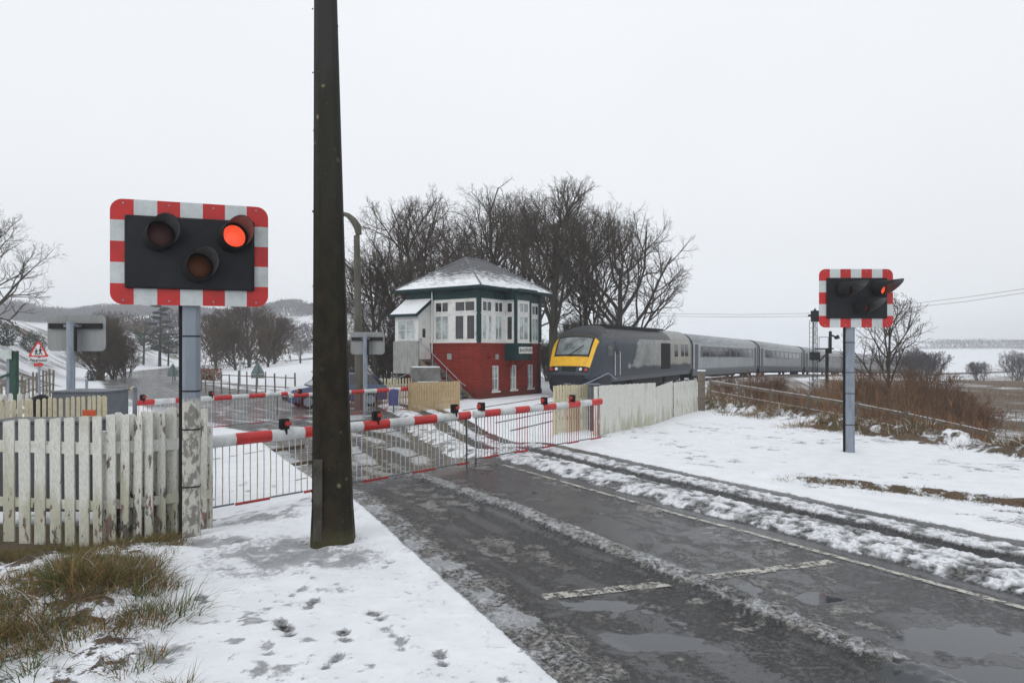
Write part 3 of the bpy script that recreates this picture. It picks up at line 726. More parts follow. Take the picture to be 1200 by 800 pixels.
# ------------------------------------------------------------------ train
def power_car():
    rzn = math.atan2(.857, .515)
    t = thing('power_car', 'dark blue diesel power car with sloping yellow nose emerging beside the signal box', 'train', (2.93, 34.9, -.3), rzn)
    SS = [0, .06, .13, .24, .5, .8, 1.1, 1.4, 1.9, 2.6, 3.2, 17.8]
    WW = [1.05, 1.14, 1.20, 1.25, 1.30, 1.335, 1.355, 1.37, 1.37, 1.37, 1.37, 1.37]
    HH = [1.22, 1.40, 1.58, 1.80, 2.30, 2.82, 3.24, 3.55, 3.78, 3.88, 3.9, 3.9]
    ZZ = [1.02, 1.18, 1.36, 1.58, 2.02, 2.45, 2.62, 2.68, 2.72, 2.75, 2.76, 2.76]
    PP = [4.5, 4.5, 4.2, 4, 3.6, 3.2, 2.9, 2.7, 2.4, 2.2, 2.15, 2.15]
    def par(s_): return [float(np.interp(s_, SS, q)) for q in (WW, HH, ZZ, PP)]
    def top(s_, u, off=0):
        w, h, z, p = par(s_)
        y = w*u; zz = z+(h-z)*max(0, 1-abs(u)**p)**(1/p)
        e_ = par(min(s_+.02, 17.8)); sl = (e_[1]-h)/.02
        nn = Vector((-sl, 0, 1)).normalized()
        return Vector((s_, y, zz))+nn*off
    NT = 28
    def ring(s_):
        w, h, z, p = par(s_); zb = 1.0; r = []
        r.append((s_, -w*.97, zb)); r.append((s_, -w, zb+.1 if z > 1.2 else zb+.05))
        for k in range(NT+1):
            a = math.pi*(1-k/NT); u = math.cos(a); u = math.copysign(abs(math.sin(u*math.pi/2)), u)
            r.append(tuple(top(s_, u)))
        r.append((s_, w, zb+.1 if z > 1.2 else zb+.05)); r.append((s_, w*.97, zb)); return r
    b = MB(); b.loft([ring(q) for q in (0, .03, .06, .1, .13, .18, .24, .35, .5, .65, .8, .95, 1.1, 1.25, 1.4, 1.6, 1.9, 2.2, 2.6, 3.2, 8, 13, 17.8)])
    # livery: slate blue, ragged edge into pale warm grey, dark roof
    n = N('power_car_livery'); v = n.pos(obj=True); s = n.sep(v)
    a = n.noise(v, .9, 5, .65); b2 = n.noise(v, 5, 3)
    edge = n.math('ADD', n.math('SUBTRACT', s[0], n.math('MULTIPLY', s[2], .9)), n.math('MULTIPLY', n.math('SUBTRACT', a, .5), 4.))
    f = n.mrange(edge, 3.9, 4.1)
    bl = n.mix(n.mrange(b2, .35, .7), (.028, .040, .058), (.042, .056, .076))
    pale = n.mix(n.mrange(a, .35, .65), (.20, .21, .205), (.36, .36, .34))
    pale = n.mix(n.mrange(s[0], 12.8, 13.4, 0, .55), pale, (.40, .38, .31))
    dk = n.mrange(n.math('ADD', s[2], n.math('MULTIPLY', n.math('SUBTRACT', a, .5), .5)), 1.6, 1.42)
    col = n.mix(f, bl, pale); col = n.mix(dk, col, (.020, .027, .038))
    col = n.mix(n.mrange(s[0], 3.0, 3.1, 1, 0), col, (.034, .046, .064))
    col = n.mix(n.mrange(s[2], 3.13, 3.17), col, n.mix(n.mrange(n.noise(n.pos((1, 9, 1), obj=True), 2.5, 4), .4, .6), (.020, .021, .024), (.055, .055, .058)))
    roofback = n.math('MULTIPLY', n.mrange(s[0], 13.2, 13.25), n.mrange(s[2], 3.1, 3.2))
    col = n.mix(roofback, col, (.28, .28, .27))
    col = n.mix(n.mrange(n.noise(n.pos((.8, 1, 6), obj=True), 3, 5, .7), .5, .75, 0, .35), col, (.07, .065, .055))
    seam = n.math('FRACT', n.math('MULTIPLY', s[0], .42)); col = n.mix(n.mrange(seam, .012, .004, 0, .5), col, (.01, .01, .012))
    n.set(color=col, rough=.42, spec=.35)
    b.build('body', n.m, t, smooth=True, angle=50)
    def patch(name, s0, s1, us, off, m, par_=None, ns=10, nu=14, edge=.0):
        q = MB(); u0, u1 = us; vs = []
        for layer in (off, off-.03):
            for i in range(ns+1):
                for j in range(nu+1): vs.append(top(s0+(s1-s0)*i/ns, u0+(u1-u0)*j/nu, layer))
        k = (ns+1)*(nu+1); fs = []
        for i in range(ns):
            for j in range(nu):
                a = i*(nu+1)+j; fs.append((a, a+1, a+nu+2, a+nu+1)); fs.append((k+a, k+a+nu+1, k+a+nu+2, k+a+1))
        def rim(idx):
            for p_, q_ in zip(idx, idx[1:]): fs.append((p_, q_, k+q_, k+p_))
        rim(list(range(nu+1))); rim([ns*(nu+1)+j for j in range(nu+1)]); rim([i*(nu+1) for i in range(ns+1)]); rim([i*(nu+1)+nu for i in range(ns+1)])
        q.add(vs, fs); return q.build(name, m, par_ or t, smooth=True, angle=35)
    yel = mat('warning_yellow_paint', (.86, .48, .010), .4, (.74, .39, .01), 3)
    patch('yellow_panel', .17, 1.13, (-.955, .955), .012, yel, nu=20)
    wf = patch('windscreen_frame', .43, 1.12, (-.79, .79), .022, M['black'])
    patch('windscreen', .48, 1.05, (-.72, .72), .030, glass('cab_windscreen', (.10, .115, .115), .08), wf)
    wp = MB(); wp.tube([top(.44, .15, .06), top(.52, -.05, .07), top(.75, -.45, .06)], .018, 5); wp.build('wiper', M['black'], wf)
    patch('roof_dome', 1.135, 2.6, (-.97, .97), .010, mat('charcoal_roof_paint', (.028, .030, .036), .55, (.045, .048, .054), 3, spec=.3))
    dark = mat('midnight_blue_valance', (.006, .009, .018), .45, (.012, .015, .024), 3, spec=.3)
    v_ = MB()
    def vr(s_, w, zt, zb): return [(s_, -w*.9, zb), (s_, -w, zb+.15), (s_, -w, zt), (s_, w, zt), (s_, w, zb+.15), (s_, w*.9, zb)]
    v_.loft([vr(.02, .80, 1.05, .42), vr(-.04+.0, .98, 1.18, .52)][::-1]+[vr(.12, 1.14, 1.2, .34), vr(.5, 1.30, 1.18, .22), vr(1.3, 1.385, 1.16, .22), vr(2.6, 1.385, 1.12, .3)])
    v_.build('nose_valance', dark, t, smooth=True, angle=30)
    for sgn in (-1, 1):
        lp = patch('lamp_panel', .045, .15, tuple(sorted((sgn*.50, sgn*.97))), .014, M['black'], ns=3, nu=6)
        for u, mm in ((.60, M['frame']), (.86, mat('red_tail_lens', (.5, .02, .02), .25))):
            c = top(.095, sgn*u, .03); q = MB(); q.tube([c, c+Vector((-.03, 0, .015))], .085, 14); q.build('light_lens', mm, lp)
    patch('centre_grille', .05, .155, (-.36, .36), .014, M['matt_black'], ns=3, nu=6)
    lt = MB().box(-.06, -.045, -.22, .22, .70, .77).build('coupler_plate', M['galv_dark'], t)
    # side items
    for sgn in (-1, 1):
        y = sgn*1.372
        def sb(name, x0, x1, z0, z1, m, d=.02, par_=None): return MB().box(x0, x1, min(y, y+sgn*d), max(y, y+sgn*d), z0, z1).build(name, m, par_ or t)
        dd = sb('cab_door', 3.05, 3.65, 1.1, 3.0, mat('grey_blue_door_paint', (.045, .058, .075), .4), .012)
        sb('door_glazing', 3.17, 3.53, 2.25, 2.85, M['glass'], .02, dd)
        for x in (2.98, 3.72): MB().tube([(x, y+sgn*.06, 1.1), (x, y+sgn*.06, 2.4)], .02, 6).build('grab_rail', M['frame'], t)
        sb('cab_window', 2.1, 2.75, 2.2, 2.72, M['glass'], .012)
        gr = MB(); gr.box(11.0, 12.9, min(y, y+sgn*.015), max(y, y+sgn*.015), 1.25, 2.95)
        for k in range(20): gr.box(11.03, 12.87, min(y+sgn*.015, y+sgn*.04), max(y+sgn*.015, y+sgn*.04), 1.30+k*.082, 1.335+k*.082)
        gr.build('radiator_grille', M['matt_black'], t)
        for x in (13.9, 15.4, 16.4): sb('luggage_van_window', x, x+.75, 2.05, 2.9, M['glass'], .012)
        sk = MB(); sk.box(2.7, 17.6, min(y*.97, y*.93), max(y*.97, y*.93), .75, 1.0); sk.build('solebar', M['dark_metal'], t)
    ro = MB()
    for k in range(26): ro.box(3.4+k*.37, 3.6+k*.37, -.75, .75, 3.84, 3.95)
    ro.box(3.2, 13.1, -.82, -.78, 3.8, 3.94); ro.box(3.2, 13.1, .78, .82, 3.8, 3.94)
    ro.build('roof_grille', M['matt_black'], t)
    for x in (2.6, 12.9):
        bg_ = MB(); bg_.box(x-.3, x+3.0, -1.1, 1.1, .35, .7)
        for k in (.2, 2.5):
            for yy in (-.75, .62): bg_.tube([(x+k, yy, .5), (x+k, yy+.13, .5)], .5, 20)
        bg_.build('bogie', M['matt_black'], t)
    MB().box(6.2, 11.8, -1.2, 1.2, .3, .98).build('fuel_tank', M['matt_black'], t)
power_car()

def coach(first=None):
    t = thing('passenger_coach', 'x', 'train coach', (0, 0, 0), 0, 'silver passenger coaches coupled behind the power car')
    L = 22.6; NT = 20
    def ring(x, k=1.0):
        r = [(x, -1.30*k, .75), (x, -1.37*k, 1.0), (x, -1.37*k, 2.7)]
        for j in range(1, NT):
            a = math.pi*(1-j/NT); r.append((x, 1.37*k*math.cos(a), 2.7+1.12*k*math.sin(a)**.85))
        r += [(x, 1.37*k, 2.7), (x, 1.37*k, 1.0), (x, 1.30*k, .75)]; return r
    b = MB(); b.loft([ring(.35, .96), ring(.45), ring(L-.45), ring(L-.35, .96)])
    n = N('coach_livery'); v = n.pos(obj=True); s = n.sep(v); a = n.noise(v, .7, 4)
    col = n.mix(n.mrange(a, .35, .65), (.28, .305, .32), (.36, .385, .40))
    col = n.mix(n.mrange(s[2], 3.02, 3.06), col, n.mix(n.mrange(n.noise(n.pos((.3, 6, 1), obj=True), 2, 3), .4, .6), (.30, .32, .34), (.20, .215, .23)))
    col = n.mix(n.math('MULTIPLY', n.mrange(s[2], 1.2, 1.0), .8), col, (.05, .06, .075))
    n.set(color=col, rough=.42); b.build('body', n.m, t, smooth=True)
    for sgn in (-1, 1):
        y = sgn*1.372
        def sb(name, x0, x1, z0, z1, m, d): return MB().box(x0, x1, min(y, y+sgn*d), max(y, y+sgn*d), z0, z1).build(name, m, t)
        bn = sb('window_band', 2.4, L-2.4, 1.98, 2.82, mat('slate_window_band', (.050, .056, .066), .3) if sgn < 0 and 'sw' not in M else M.get('sw', M['galv']), .010)
        if 'sw' not in M: M['sw'] = bn.data.materials[0]
        for k in range(8): x = 3.0+k*2.13; sb('window', x, x+1.75, 2.06, 2.74, M['glass'], .016)
        for x in (1.0, L-1.7): sb('door', x, x+.75, 1.02, 2.95, M['dark_metal'], .014)
        MB().box(.6, L-.6, min(y*.97, y*.9), max(y*.97, y*.9), .55, .98).build('solebar', M['dark_metal'], t)
    for x0, x1 in ((-.12, .36), (L-.36, L+.12)):
        gq = MB(); gq.loft([[(x, .9*c[0], c[1]) for c in ((-1, 1.0), (-1, 3.35), (-.6, 3.72), (.6, 3.72), (1, 3.35), (1, 1.0))] for x in (x0, x1)])
        gq.build('gangway', M['matt_black'], t)
        xm = x1+.06 if x0 < 0 else x0-.06
        q = MB(); r0 = [(p[0], p[1]*1.012, 2.2+(p[2]-2.2)*1.012) for p in ring(xm-.05)]; r1 = [(p[0]+.1, p[1], p[2]) for p in r0]
        q.loft([r0, r1]); q.build('end_ring', M['matt_black'], t, smooth=True)
    for x in (2.0, L-4.6):
        bg_ = MB(); bg_.box(x, x+2.6, -1.1, 1.1, .35, .66)
        for k in (.3, 2.3):
            for yy in (-.75, .62): bg_.tube([(x+k, yy, .46), (x+k, yy+.13, .46)], .46, 16)
        bg_.build('bogie', M['matt_black'], t)
    MB().box(7.5, 14, -1.15, 1.15, .35, .74).build('underframe_box', M['matt_black'], t)
    return t
def place_coaches():
    p = Vector((2.93, 34.9, 0))+Vector((.515, .857, 0))*17.9
    names = ['silver passenger coach coupled directly behind the dark power car', 'second silver passenger coach of the train, between two dark end rings', 'third silver coach of the train, partly behind the lattice railway signal', 'fourth silver coach, behind the post of the right hand crossing signal', 'last visible coach, farthest along the curve behind the bare tree']
    c0 = coach()
    for k, (ang, lb) in enumerate(zip((32.3, 34.6, 38.2, 42, 45.5), names)):
        c = c0 if k == 0 else copy_tree(c0)
        d = Vector((math.sin(R(ang)), math.cos(R(ang)), 0)); q = p+d*22.8
        z0 = float(rail_z(p.y)); z1 = float(rail_z(q.y))
        c.location = (p.x, p.y, z0+(.0 if k else .0)); c.rotation_euler = (0, -math.atan2(z1-z0, 22.8), math.pi/2-R(ang)); c['label'] = lb
        p = q
place_coaches()

def railway():
    t = MB(); rl = MB(); sl = MB()
    ys = [y for y in np.arange(-20, 200, 1.5)]
    for off in (0, 3.4):
        for g_ in (-.72, .72):
            pts = []
            for y in ys:
                x = float(tx(y)); dx = float(tx(y+1)-tx(y-1))/2; nl = math.hypot(1, dx); nx_, ny_ = 1/nl, -dx/nl
                pts.append(Vector((x+nx_*(off+g_), y+ny_*(off+g_), float(rail_z(y))+.02)))
            for a, b in zip(pts, pts[1:]):
                inroad = xK(a.y)-.6 < a.x < xL(a.y)+2.4 and a.y < 30
                if inroad: continue
                t.bar(a, b+(b-a)*.01, .07, .12, 0)
        for y in np.arange(20, 140, .62):
            x = float(tx(y)); dx = float(tx(y+1)-tx(y-1))/2; nl = math.hypot(1, dx); nx_, ny_ = 1/nl, -dx/nl
            if xK(y)-1 < x+off < xL(y)+2.6 and y < 30: continue
            c = Vector((x+nx_*off, y+ny_*off, float(rail_z(y))-.05)); a = Vector((nx_, ny_, 0))*1.25
            t.bar(c-a, c+a, .24, .10, 1)
    o = t.build('railway_track', [M['steel'], mat('snowy_sleepers', (.55, .56, .58), .8, (.12, .11, .10), 2.2, .4, .6)]); tag(o, kind='structure')
railway()

# ------------------------------------------------------------------ crossing signals
VL = mat('dark_visor_lining', (.10, .10, .10), .35, (.14, .14, .14), 9)
def wigwag(loc, rz, w, h, zc, post_w, post_h, axis, label, vis_len=.32, painted=True, facing=True, post_off=0., group=None, off_z=0):
    t = thing('crossing_signal', label, 'traffic signal', loc, rz, group)
    # local: board faces -Y
    n = None
    pw = post_w/2
    if painted:
        nn = N('grey_post_with_flaked_white_base'); v = nn.pos((3, 3, 1.6)); z = nn.sep(nn.pos())[2]
        a = nn.noise(v, 5, 6, .7); b_ = nn.noise(v, 1.2, 3)
        gal = nn.mix(nn.mrange(b_, .3, .7), (.25, .29, .335), (.20, .235, .275))
        pt = nn.mix(nn.mrange(a, .46, .54), (.52, .51, .46), (.20, .19, .17))
        nn.set(color=nn.mix(nn.mrange(nn.math('ADD', z, nn.math('MULTIPLY', a, .25)), 1.78, 1.70), gal, pt), rough=.6); nn.bump(a, .004)
        pm = nn.m
    else: pm = M['galv']
    p = MB()
    r = [(-pw, -pw*.62), (-pw*.62, -pw), (pw*.62, -pw), (pw, -pw*.62), (pw, pw*.62), (pw*.62, pw), (-pw*.62, pw), (-pw, pw*.62)]
    p.loft([[(x+post_off, y+.0, -.1) for x, y in r], [(x+post_off, y, post_h) for x, y in r]])
    p.build('post', pm, t, smooth=True, angle=30)
    for k, z in enumerate((.62, 1.28, 1.72, 2.35)):
        q = MB(); q.loft([[(x*1.05+post_off, y*1.05, z) for x, y in r], [(x*1.05+post_off, y*1.05, z+.016) for x, y in r]]); q.build('strap', M['black'], t)
    cb = MB(); cb.tube([(post_off-pw-.02, -.03, 0), (post_off-pw-.018, -.02, 1.2), (post_off-pw-.02, -.03, post_h-.05)], .022, 8); cb.build('cable', M['matt_black'], t)
    # striped border board
    yb = -pw-.05
    bo = MB(); bt = .115*h/1.1*1.05
    x0, x1, z0, z1 = -w/2, w/2, zc-h/2, zc+h/2; rad = .13
    def seg(k, nseg, lo, hi): return lo+(hi-lo)*k/nseg
    def corner(cx, cz, a0):
        return [(cx+rad*math.cos(a0+i*math.pi/16), cz+rad*math.sin(a0+i*math.pi/16)) for i in range(9)]
    nx_ = 7; nz_ = 5; cw = w/nx_; ch = h/nz_
    def pl(pts, m): bo.prism(pts, (0, yb, 0), (1, 0, 0), (0, 0, 1), (0, 1, 0), .018, m)
    bh = h*.158; bw = w*.095
    for k in range(nx_):
        a, c = x0+cw*k, x0+cw*(k+1); m = k % 2
        if 0 < k < nx_-1: pl([(a, z0), (c, z0), (c, z0+bh), (a, z0+bh)], m); pl([(a, z1-bh), (c, z1-bh), (c, z1), (a, z1)], m)
    for k in range(1, nz_-1):
        a, c = z0+ch*k, z0+ch*(k+1); m = k % 2
        pl([(x0, a), (x0+bw, a), (x0+bw, c), (x0, c)], m); pl([(x1-bw, a), (x1, a), (x1, c), (x1-bw, c)], m)
    # L shaped red corners
    def lc(sx, sz):
        cx = x0 if sx < 0 else x1; cz = z0 if sz < 0 else z1
        ar = [(cx-sx*(rad-rad*math.cos(i*math.pi/16)), cz-sz*(rad-rad*math.sin(i*math.pi/16))) for i in range(9)]   # from side to top
        pts = [(cx, cz-sz*ch), *ar, (cx-sx*cw, cz), (cx-sx*cw, cz-sz*bh), (cx-sx*bw, cz-sz*bh), (cx-sx*bw, cz-sz*ch)]
        if sx*sz < 0: pts = pts[::-1]
        pl(pts, 0)
    for sx in (-1, 1):
        for sz in (-1, 1): lc(sx, sz)
    bo.build('striped_border', [M['sred'], M['swhite']], t)
    bk = MB(); bk.box(x0+.05, x1-.05, yb+.020, yb+.045, z0+.05, z1-.05); bk.build('backing_plate', M['galv_dark'], t)
    MB().box(x0+bw*.96, x1-bw*.96, yb-.05, yb-.003, z0+bh*.97, z1-bh*.97).build('black_panel', M['black'], t, bevel=.02)
    bt_ = MB()
    for bx_ in (-.42, -.14, .14, .42):
        for bz_ in (-.46, .46): bt_.tube([(bx_*w, yb-.008, zc+bz_*h), (bx_*w, yb, zc+bz_*h)], .011, 6)
    bt_.build('rivets', M['galv'], t)
    rl = MB()
    for z in (zc-.2, zc+.25): rl.box(x0+.15, x1-.15, yb+.047, yb+.10, z-.03, z+.03)
    rl.build('mounting_rail', M['galv_dark'], t)
    ax = Vector(axis).normalized()
    up = Vector((0, 0, 1)); sd_ = ax.cross(up).normalized(); u2 = sd_.cross(ax).normalized()
    iw, ih = w-2*bw, h-2*bh; rr = .090*w
    for lx, lz, st in ((-.25, .21, 'unlit_red'), (.32, .24, 'lit_red'), (.045, -.21, 'unlit_amber')):
        c = Vector((lx*iw, yb-.055, zc+lz*ih))
        la = MB(); la.tube([c+Vector((0, .02, 0)), c+ax*.10], [rr*1.14, rr*1.06], 28); lo_ = la.build('lamp', M['matt_black'], t, smooth=True)
        q = MB(); rings = []
        c1 = c+ax*.104
        for rf_, dz in ((1.0, 0), (.75, .018), (.4, .03), (.05, .034)):
            rings.append([tuple(sd_*rr*.86*rf_*math.cos(a)+u2*rr*.86*rf_*math.sin(a)+ax*dz) for a in [2*math.pi*i/28 for i in range(28)]])
        q.loft(rings); le = q.build('lens', M[st], lo_, smooth=True); le.location = c1
        # visor: tube wall, long at the top, short underneath
        vz = MB(); k = 36; vs = []; fs = []
        for i in range(k):
            a = 2*math.pi*i/k; ln = .05+vis_len*(.5+.5*math.sin(a))**(.9 if math.cos(a) < 0 else 2.2)
            d = sd_*math.cos(a)+u2*math.sin(a)
            for rr_ in (rr*1.07, rr*1.03):
                vs.append(c+ax*.06+d*rr_); vs.append(c+ax*(.10+ln)+d*rr_)
        for i in range(k):
            j = (i+1) % k; a = i*4; b_ = j*4
            fs += [(a, a+1, b_+1, b_), (a+1, a+3, b_+3, b_+1)]
        vz.add(vs, fs); vz.add(vs, [(4*i+2, 4*((i+1) % k)+2, 4*((i+1) % k)+3, 4*i+3) for i in range(k)], 1)
        vz.build('visor', [M['matt_black'], VL], lo_, smooth=True, angle=60)
    return t
# near left signal
lx0, ly0 = -3.80, 7.75
def face(vx, vy): return math.atan2(vx, -vy)
ang = math.atan2(.5, 1.565)
wigwag((-3.695, 7.72, 0), ang, 1.64, 1.17, 3.29, .180, 2.95, (.40, -.90, .16), 'large black crossing light board with striped border on flaking post by picket fence', post_off=-.02, vis_len=.24)
wigwag((7.19, 14.05, .0), 0.0, 1.54, 1.22, 3.28, .19, 2.8, (.50, -.86, .02), 'striped crossing light board on slim grey post in the snowy verge, hoods turned right', vis_len=.40, painted=False, post_off=-.08)
# a signal seen from behind
def signal_back(loc, w, h, zc, ph, pw, label, rz=0):
    t = thing('crossing_signal', label, 'traffic signal', loc, rz)
    p = MB(); p.tube([(0, 0, -.3), (0, 0, ph)], pw/2, 12); p.build('post', M['galv'], t, smooth=True)
    rad = .12; pts = []
    for cx, cz, a0 in ((w/2-rad, h/2-rad, 0), (-w/2+rad, h/2-rad, 90), (-w/2+rad, -h/2+rad, 180), (w/2-rad, -h/2+rad, 270)):
        pts += [(cx+rad*math.cos(R(a0+i*15)), zc+cz+rad*math.sin(R(a0+i*15))) for i in range(7)]
    b = MB(); b.prism(pts, (0, pw/2+.12, 0), (1, 0, 0), (0, 0, 1), (0, 1, 0), .02)
    b.build('board', mat('dull_grey_sign_back', (.25, .26, .265), .6, (.20, .205, .18), 1.2, .45, .7, stretch=(3, 1, .5)), t)
    MB().box(-w*.45, w*.45, pw/2+.05, pw/2+.12, zc+h*.12, zc+h*.27).build('channel', M['matt_black'], t)
    MB().box(-pw*.9, pw*.9, -.02, pw/2+.05, zc+h*.16, zc+h*.23).build('clamp', M['galv_dark'], t)
    MB().tube([(pw/2+.03, 0, zc-h*.5), (pw/2+.03, 0, zc+h*.2)], .03, 6).build('cable', M['matt_black'], t)
    l = MB()
    for x, z in ((-.3*w, .2*h), (.3*w, .2*h), (0, -.2*h)): l.tube([(x, pw/2+.14, zc+z), (x, pw/2+.3, zc+z)], .14, 16)
    l.build('lamp', M['matt_black'], t)
def zof(py, Y): return EYE-(py-410)/F*Y
Y_ = 16.5
signal_back((P(83, 0, Y_).x, Y_, 0), 1.46, .90, zof(390, Y_), zof(377, Y_), .19, 'grey back of a crossing light board on round post beside the grey cabinet')
Y_ = 25.5
signal_back((P(428, 0, Y_).x, Y_, -.3), 1.40, .86, zof(402, Y_)+.3, zof(392, Y_)+.3, .17, 'grey back of a crossing light board between street lamp and signal box porch', rz=-.2)

# ------------------------------------------------------------------ lamp columns
def near_pole():
    t = thing('concrete_lamp_column', 'tall dark mossy concrete column standing in the snow in front of the barrier', 'lamp post', (-1.985, 7.40, 0))
    n = N('dark_mossy_concrete'); v = n.pos((1, 1, .55)); a = n.noise(v, 8, 6, .65); b = n.noise(v, 55, 3)
    z = n.sep(n.pos())[2]
    vo = n.node('ShaderNodeTexVoronoi'); n.put(vo.inputs['Vector'], n.pos()); vo.inputs['Scale'].default_value = 5.5
    sp_ = n.mrange(n.math('ADD', vo.outputs['Distance'], n.math('MULTIPLY', n.math('SUBTRACT', a, .5), .35)), .17, .07)
    vo2 = n.node('ShaderNodeTexVoronoi'); n.put(vo2.inputs['Vector'], n.pos()); vo2.inputs['Scale'].default_value = 17
    sp2 = n.mrange(vo2.outputs['Distance'], .14, .08, 0, .6)
    c = n.mix(n.mrange(a, .35, .65), (.016, .013, .009), (.030, .024, .015))
    c = n.mix(n.mrange(z, 2.5, 5.2, 0, .8), c, (.042, .043, .040))
    c = n.mix(n.mrange(n.noise(n.pos((3, 3, .5)), 1.5, 4), .5, .65, 0, .5), c, (.022, .023, .012))
    lv = n.noise(n.pos(), .9, 2)
    c = n.mix(n.math('MULTIPLY', n.math('MAXIMUM', sp_, n.math('MULTIPLY', sp2, .6)), n.mrange(lv, .45, .6, 0, .75)), c, (.24, .21, .12))
    c = n.mix(n.mrange(n.math('ADD', n.mrange(z, .0, .55, .5, 0), n.math('MULTIPLY', b, .3)), .35, .6), c, (.06, .055, .028))
    n.set(color=c, rough=.92, spec=.2); n.bump(n.math('ADD', n.math('MULTIPLY', b, .5), a), .018)
    rings = []
    for z_ in [-.05, .0, .12, .5]+[1+.25*k for k in range(34)]:
        t_ = z_/6.05; hw = .222-(.222-.118)*min(1, max(0, t_))**.85; 
        cx = .0-.085*max(0, t_)+.0
        if z_ < .15: hw += .012
        if z_ > 6.05: hw = max(.085, .118-(z_-6.05)*.012)
        ch = hw*.42
        pts = [(-hw, -hw+ch), (-hw+ch, -hw), (hw-ch, -hw), (hw, -hw+ch), (hw, hw-ch), (hw-ch, hw), (-hw+ch, hw), (-hw, hw-ch)]
        c_, s_ = math.cos(.15), math.sin(.15)
        rings.append([(x*c_-y*s_+cx, x*s_+y*c_, z_) for x, y in pts])
    b_ = MB(); b_.loft(rings); b_.build('column', n.m, t, smooth=True, angle=25)
    pn = MB(); pn.box(-.180, -.085, -.238, -.19, .14, 1.02)
    o = pn.build('access_panel', mat('grey_concrete_panel', (.075, .070, .060), .9, (.045, .042, .034), 5, spec=.2), t, bevel=.006); o.rotation_euler = (0, 0, .12)
    rg = random.Random(3)
    kn = MB()
    for k in range(40):
        z_ = rg.uniform(.3, 6.0); t_ = z_/6.05; hw = .222-.104*t_**.85; s_ = rg.choice((-1, -1, -1, 1)); r = rg.uniform(.006, .014)
        c_ = Vector((-.085*t_+s_*(hw+.001), rg.uniform(-.1, .03), z_)); kn.tube([c_-Vector((0, 0, r)), c_, c_+Vector((0, 0, r))], [r*.5, r, r*.5], 6)
    kn.build('moss_clump', M['matt_black'], t, smooth=True)
    # bracket and lantern above the frame
    q = MB(); q.tube([(-.14, 0, 9.2), (-.14, -.05, 9.6), (-.1, -.4, 10.0), (0, -1.0, 10.2), (.1, -1.5, 10.2)], .07, 8); q.build('bracket', n.m, t, smooth=True)
    q = MB(); q.tube([(.1, -1.45, 10.2), (.12, -1.6, 10.2), (.2, -2.1, 10.17), (.22, -2.15, 10.17)], [.06, .13, .13, .05], 10); q.build('lantern', M['galv'], t, smooth=True)
    return n.m
CONC = near_pole()
def far_lamp():
    Y = 28.; c = P(418, 0, Y)
    t = thing('street_lamp', 'old brown concrete street lamp with curved bracket, behind the tall dark column', 'lamp post', (c.x, Y, -.3))
    m = mat('brown_weathered_concrete', (.105, .098, .078), .85, (.075, .07, .055), 3, stretch=(1, 1, .4))
    zt = zof(276, Y)+.3; b = MB(); b.tube([(.12, 0, 0), (.08, 0, 2.5), (.0, 0, zt)], [.20, .165, .125], 8); b.build('column', m, t, smooth=True, angle=25)
    pts = [(P(x, y, Y).x-c.x, 0, zof(y, Y)+.3) for x, y in ((420.5, 275), (419, 266), (414, 258), (408, 252.5), (401, 250), (390, 249.5))]
    q = MB(); q.tube(pts, [.13, .17, .15, .11, .08, .06], 8); q.build('bracket', m, t, smooth=True, angle=50)
    q = MB(); x = pts[-1][0]; z = pts[-1][2]; q.tube([(x+.1, 0, z), (x-.05, 0, z), (x-.6, 0, z-.02), (x-.7, 0, z-.02)], [.05, .12, .12, .05], 10); q.build('lantern', M['galv'], t, smooth=True)
far_lamp()
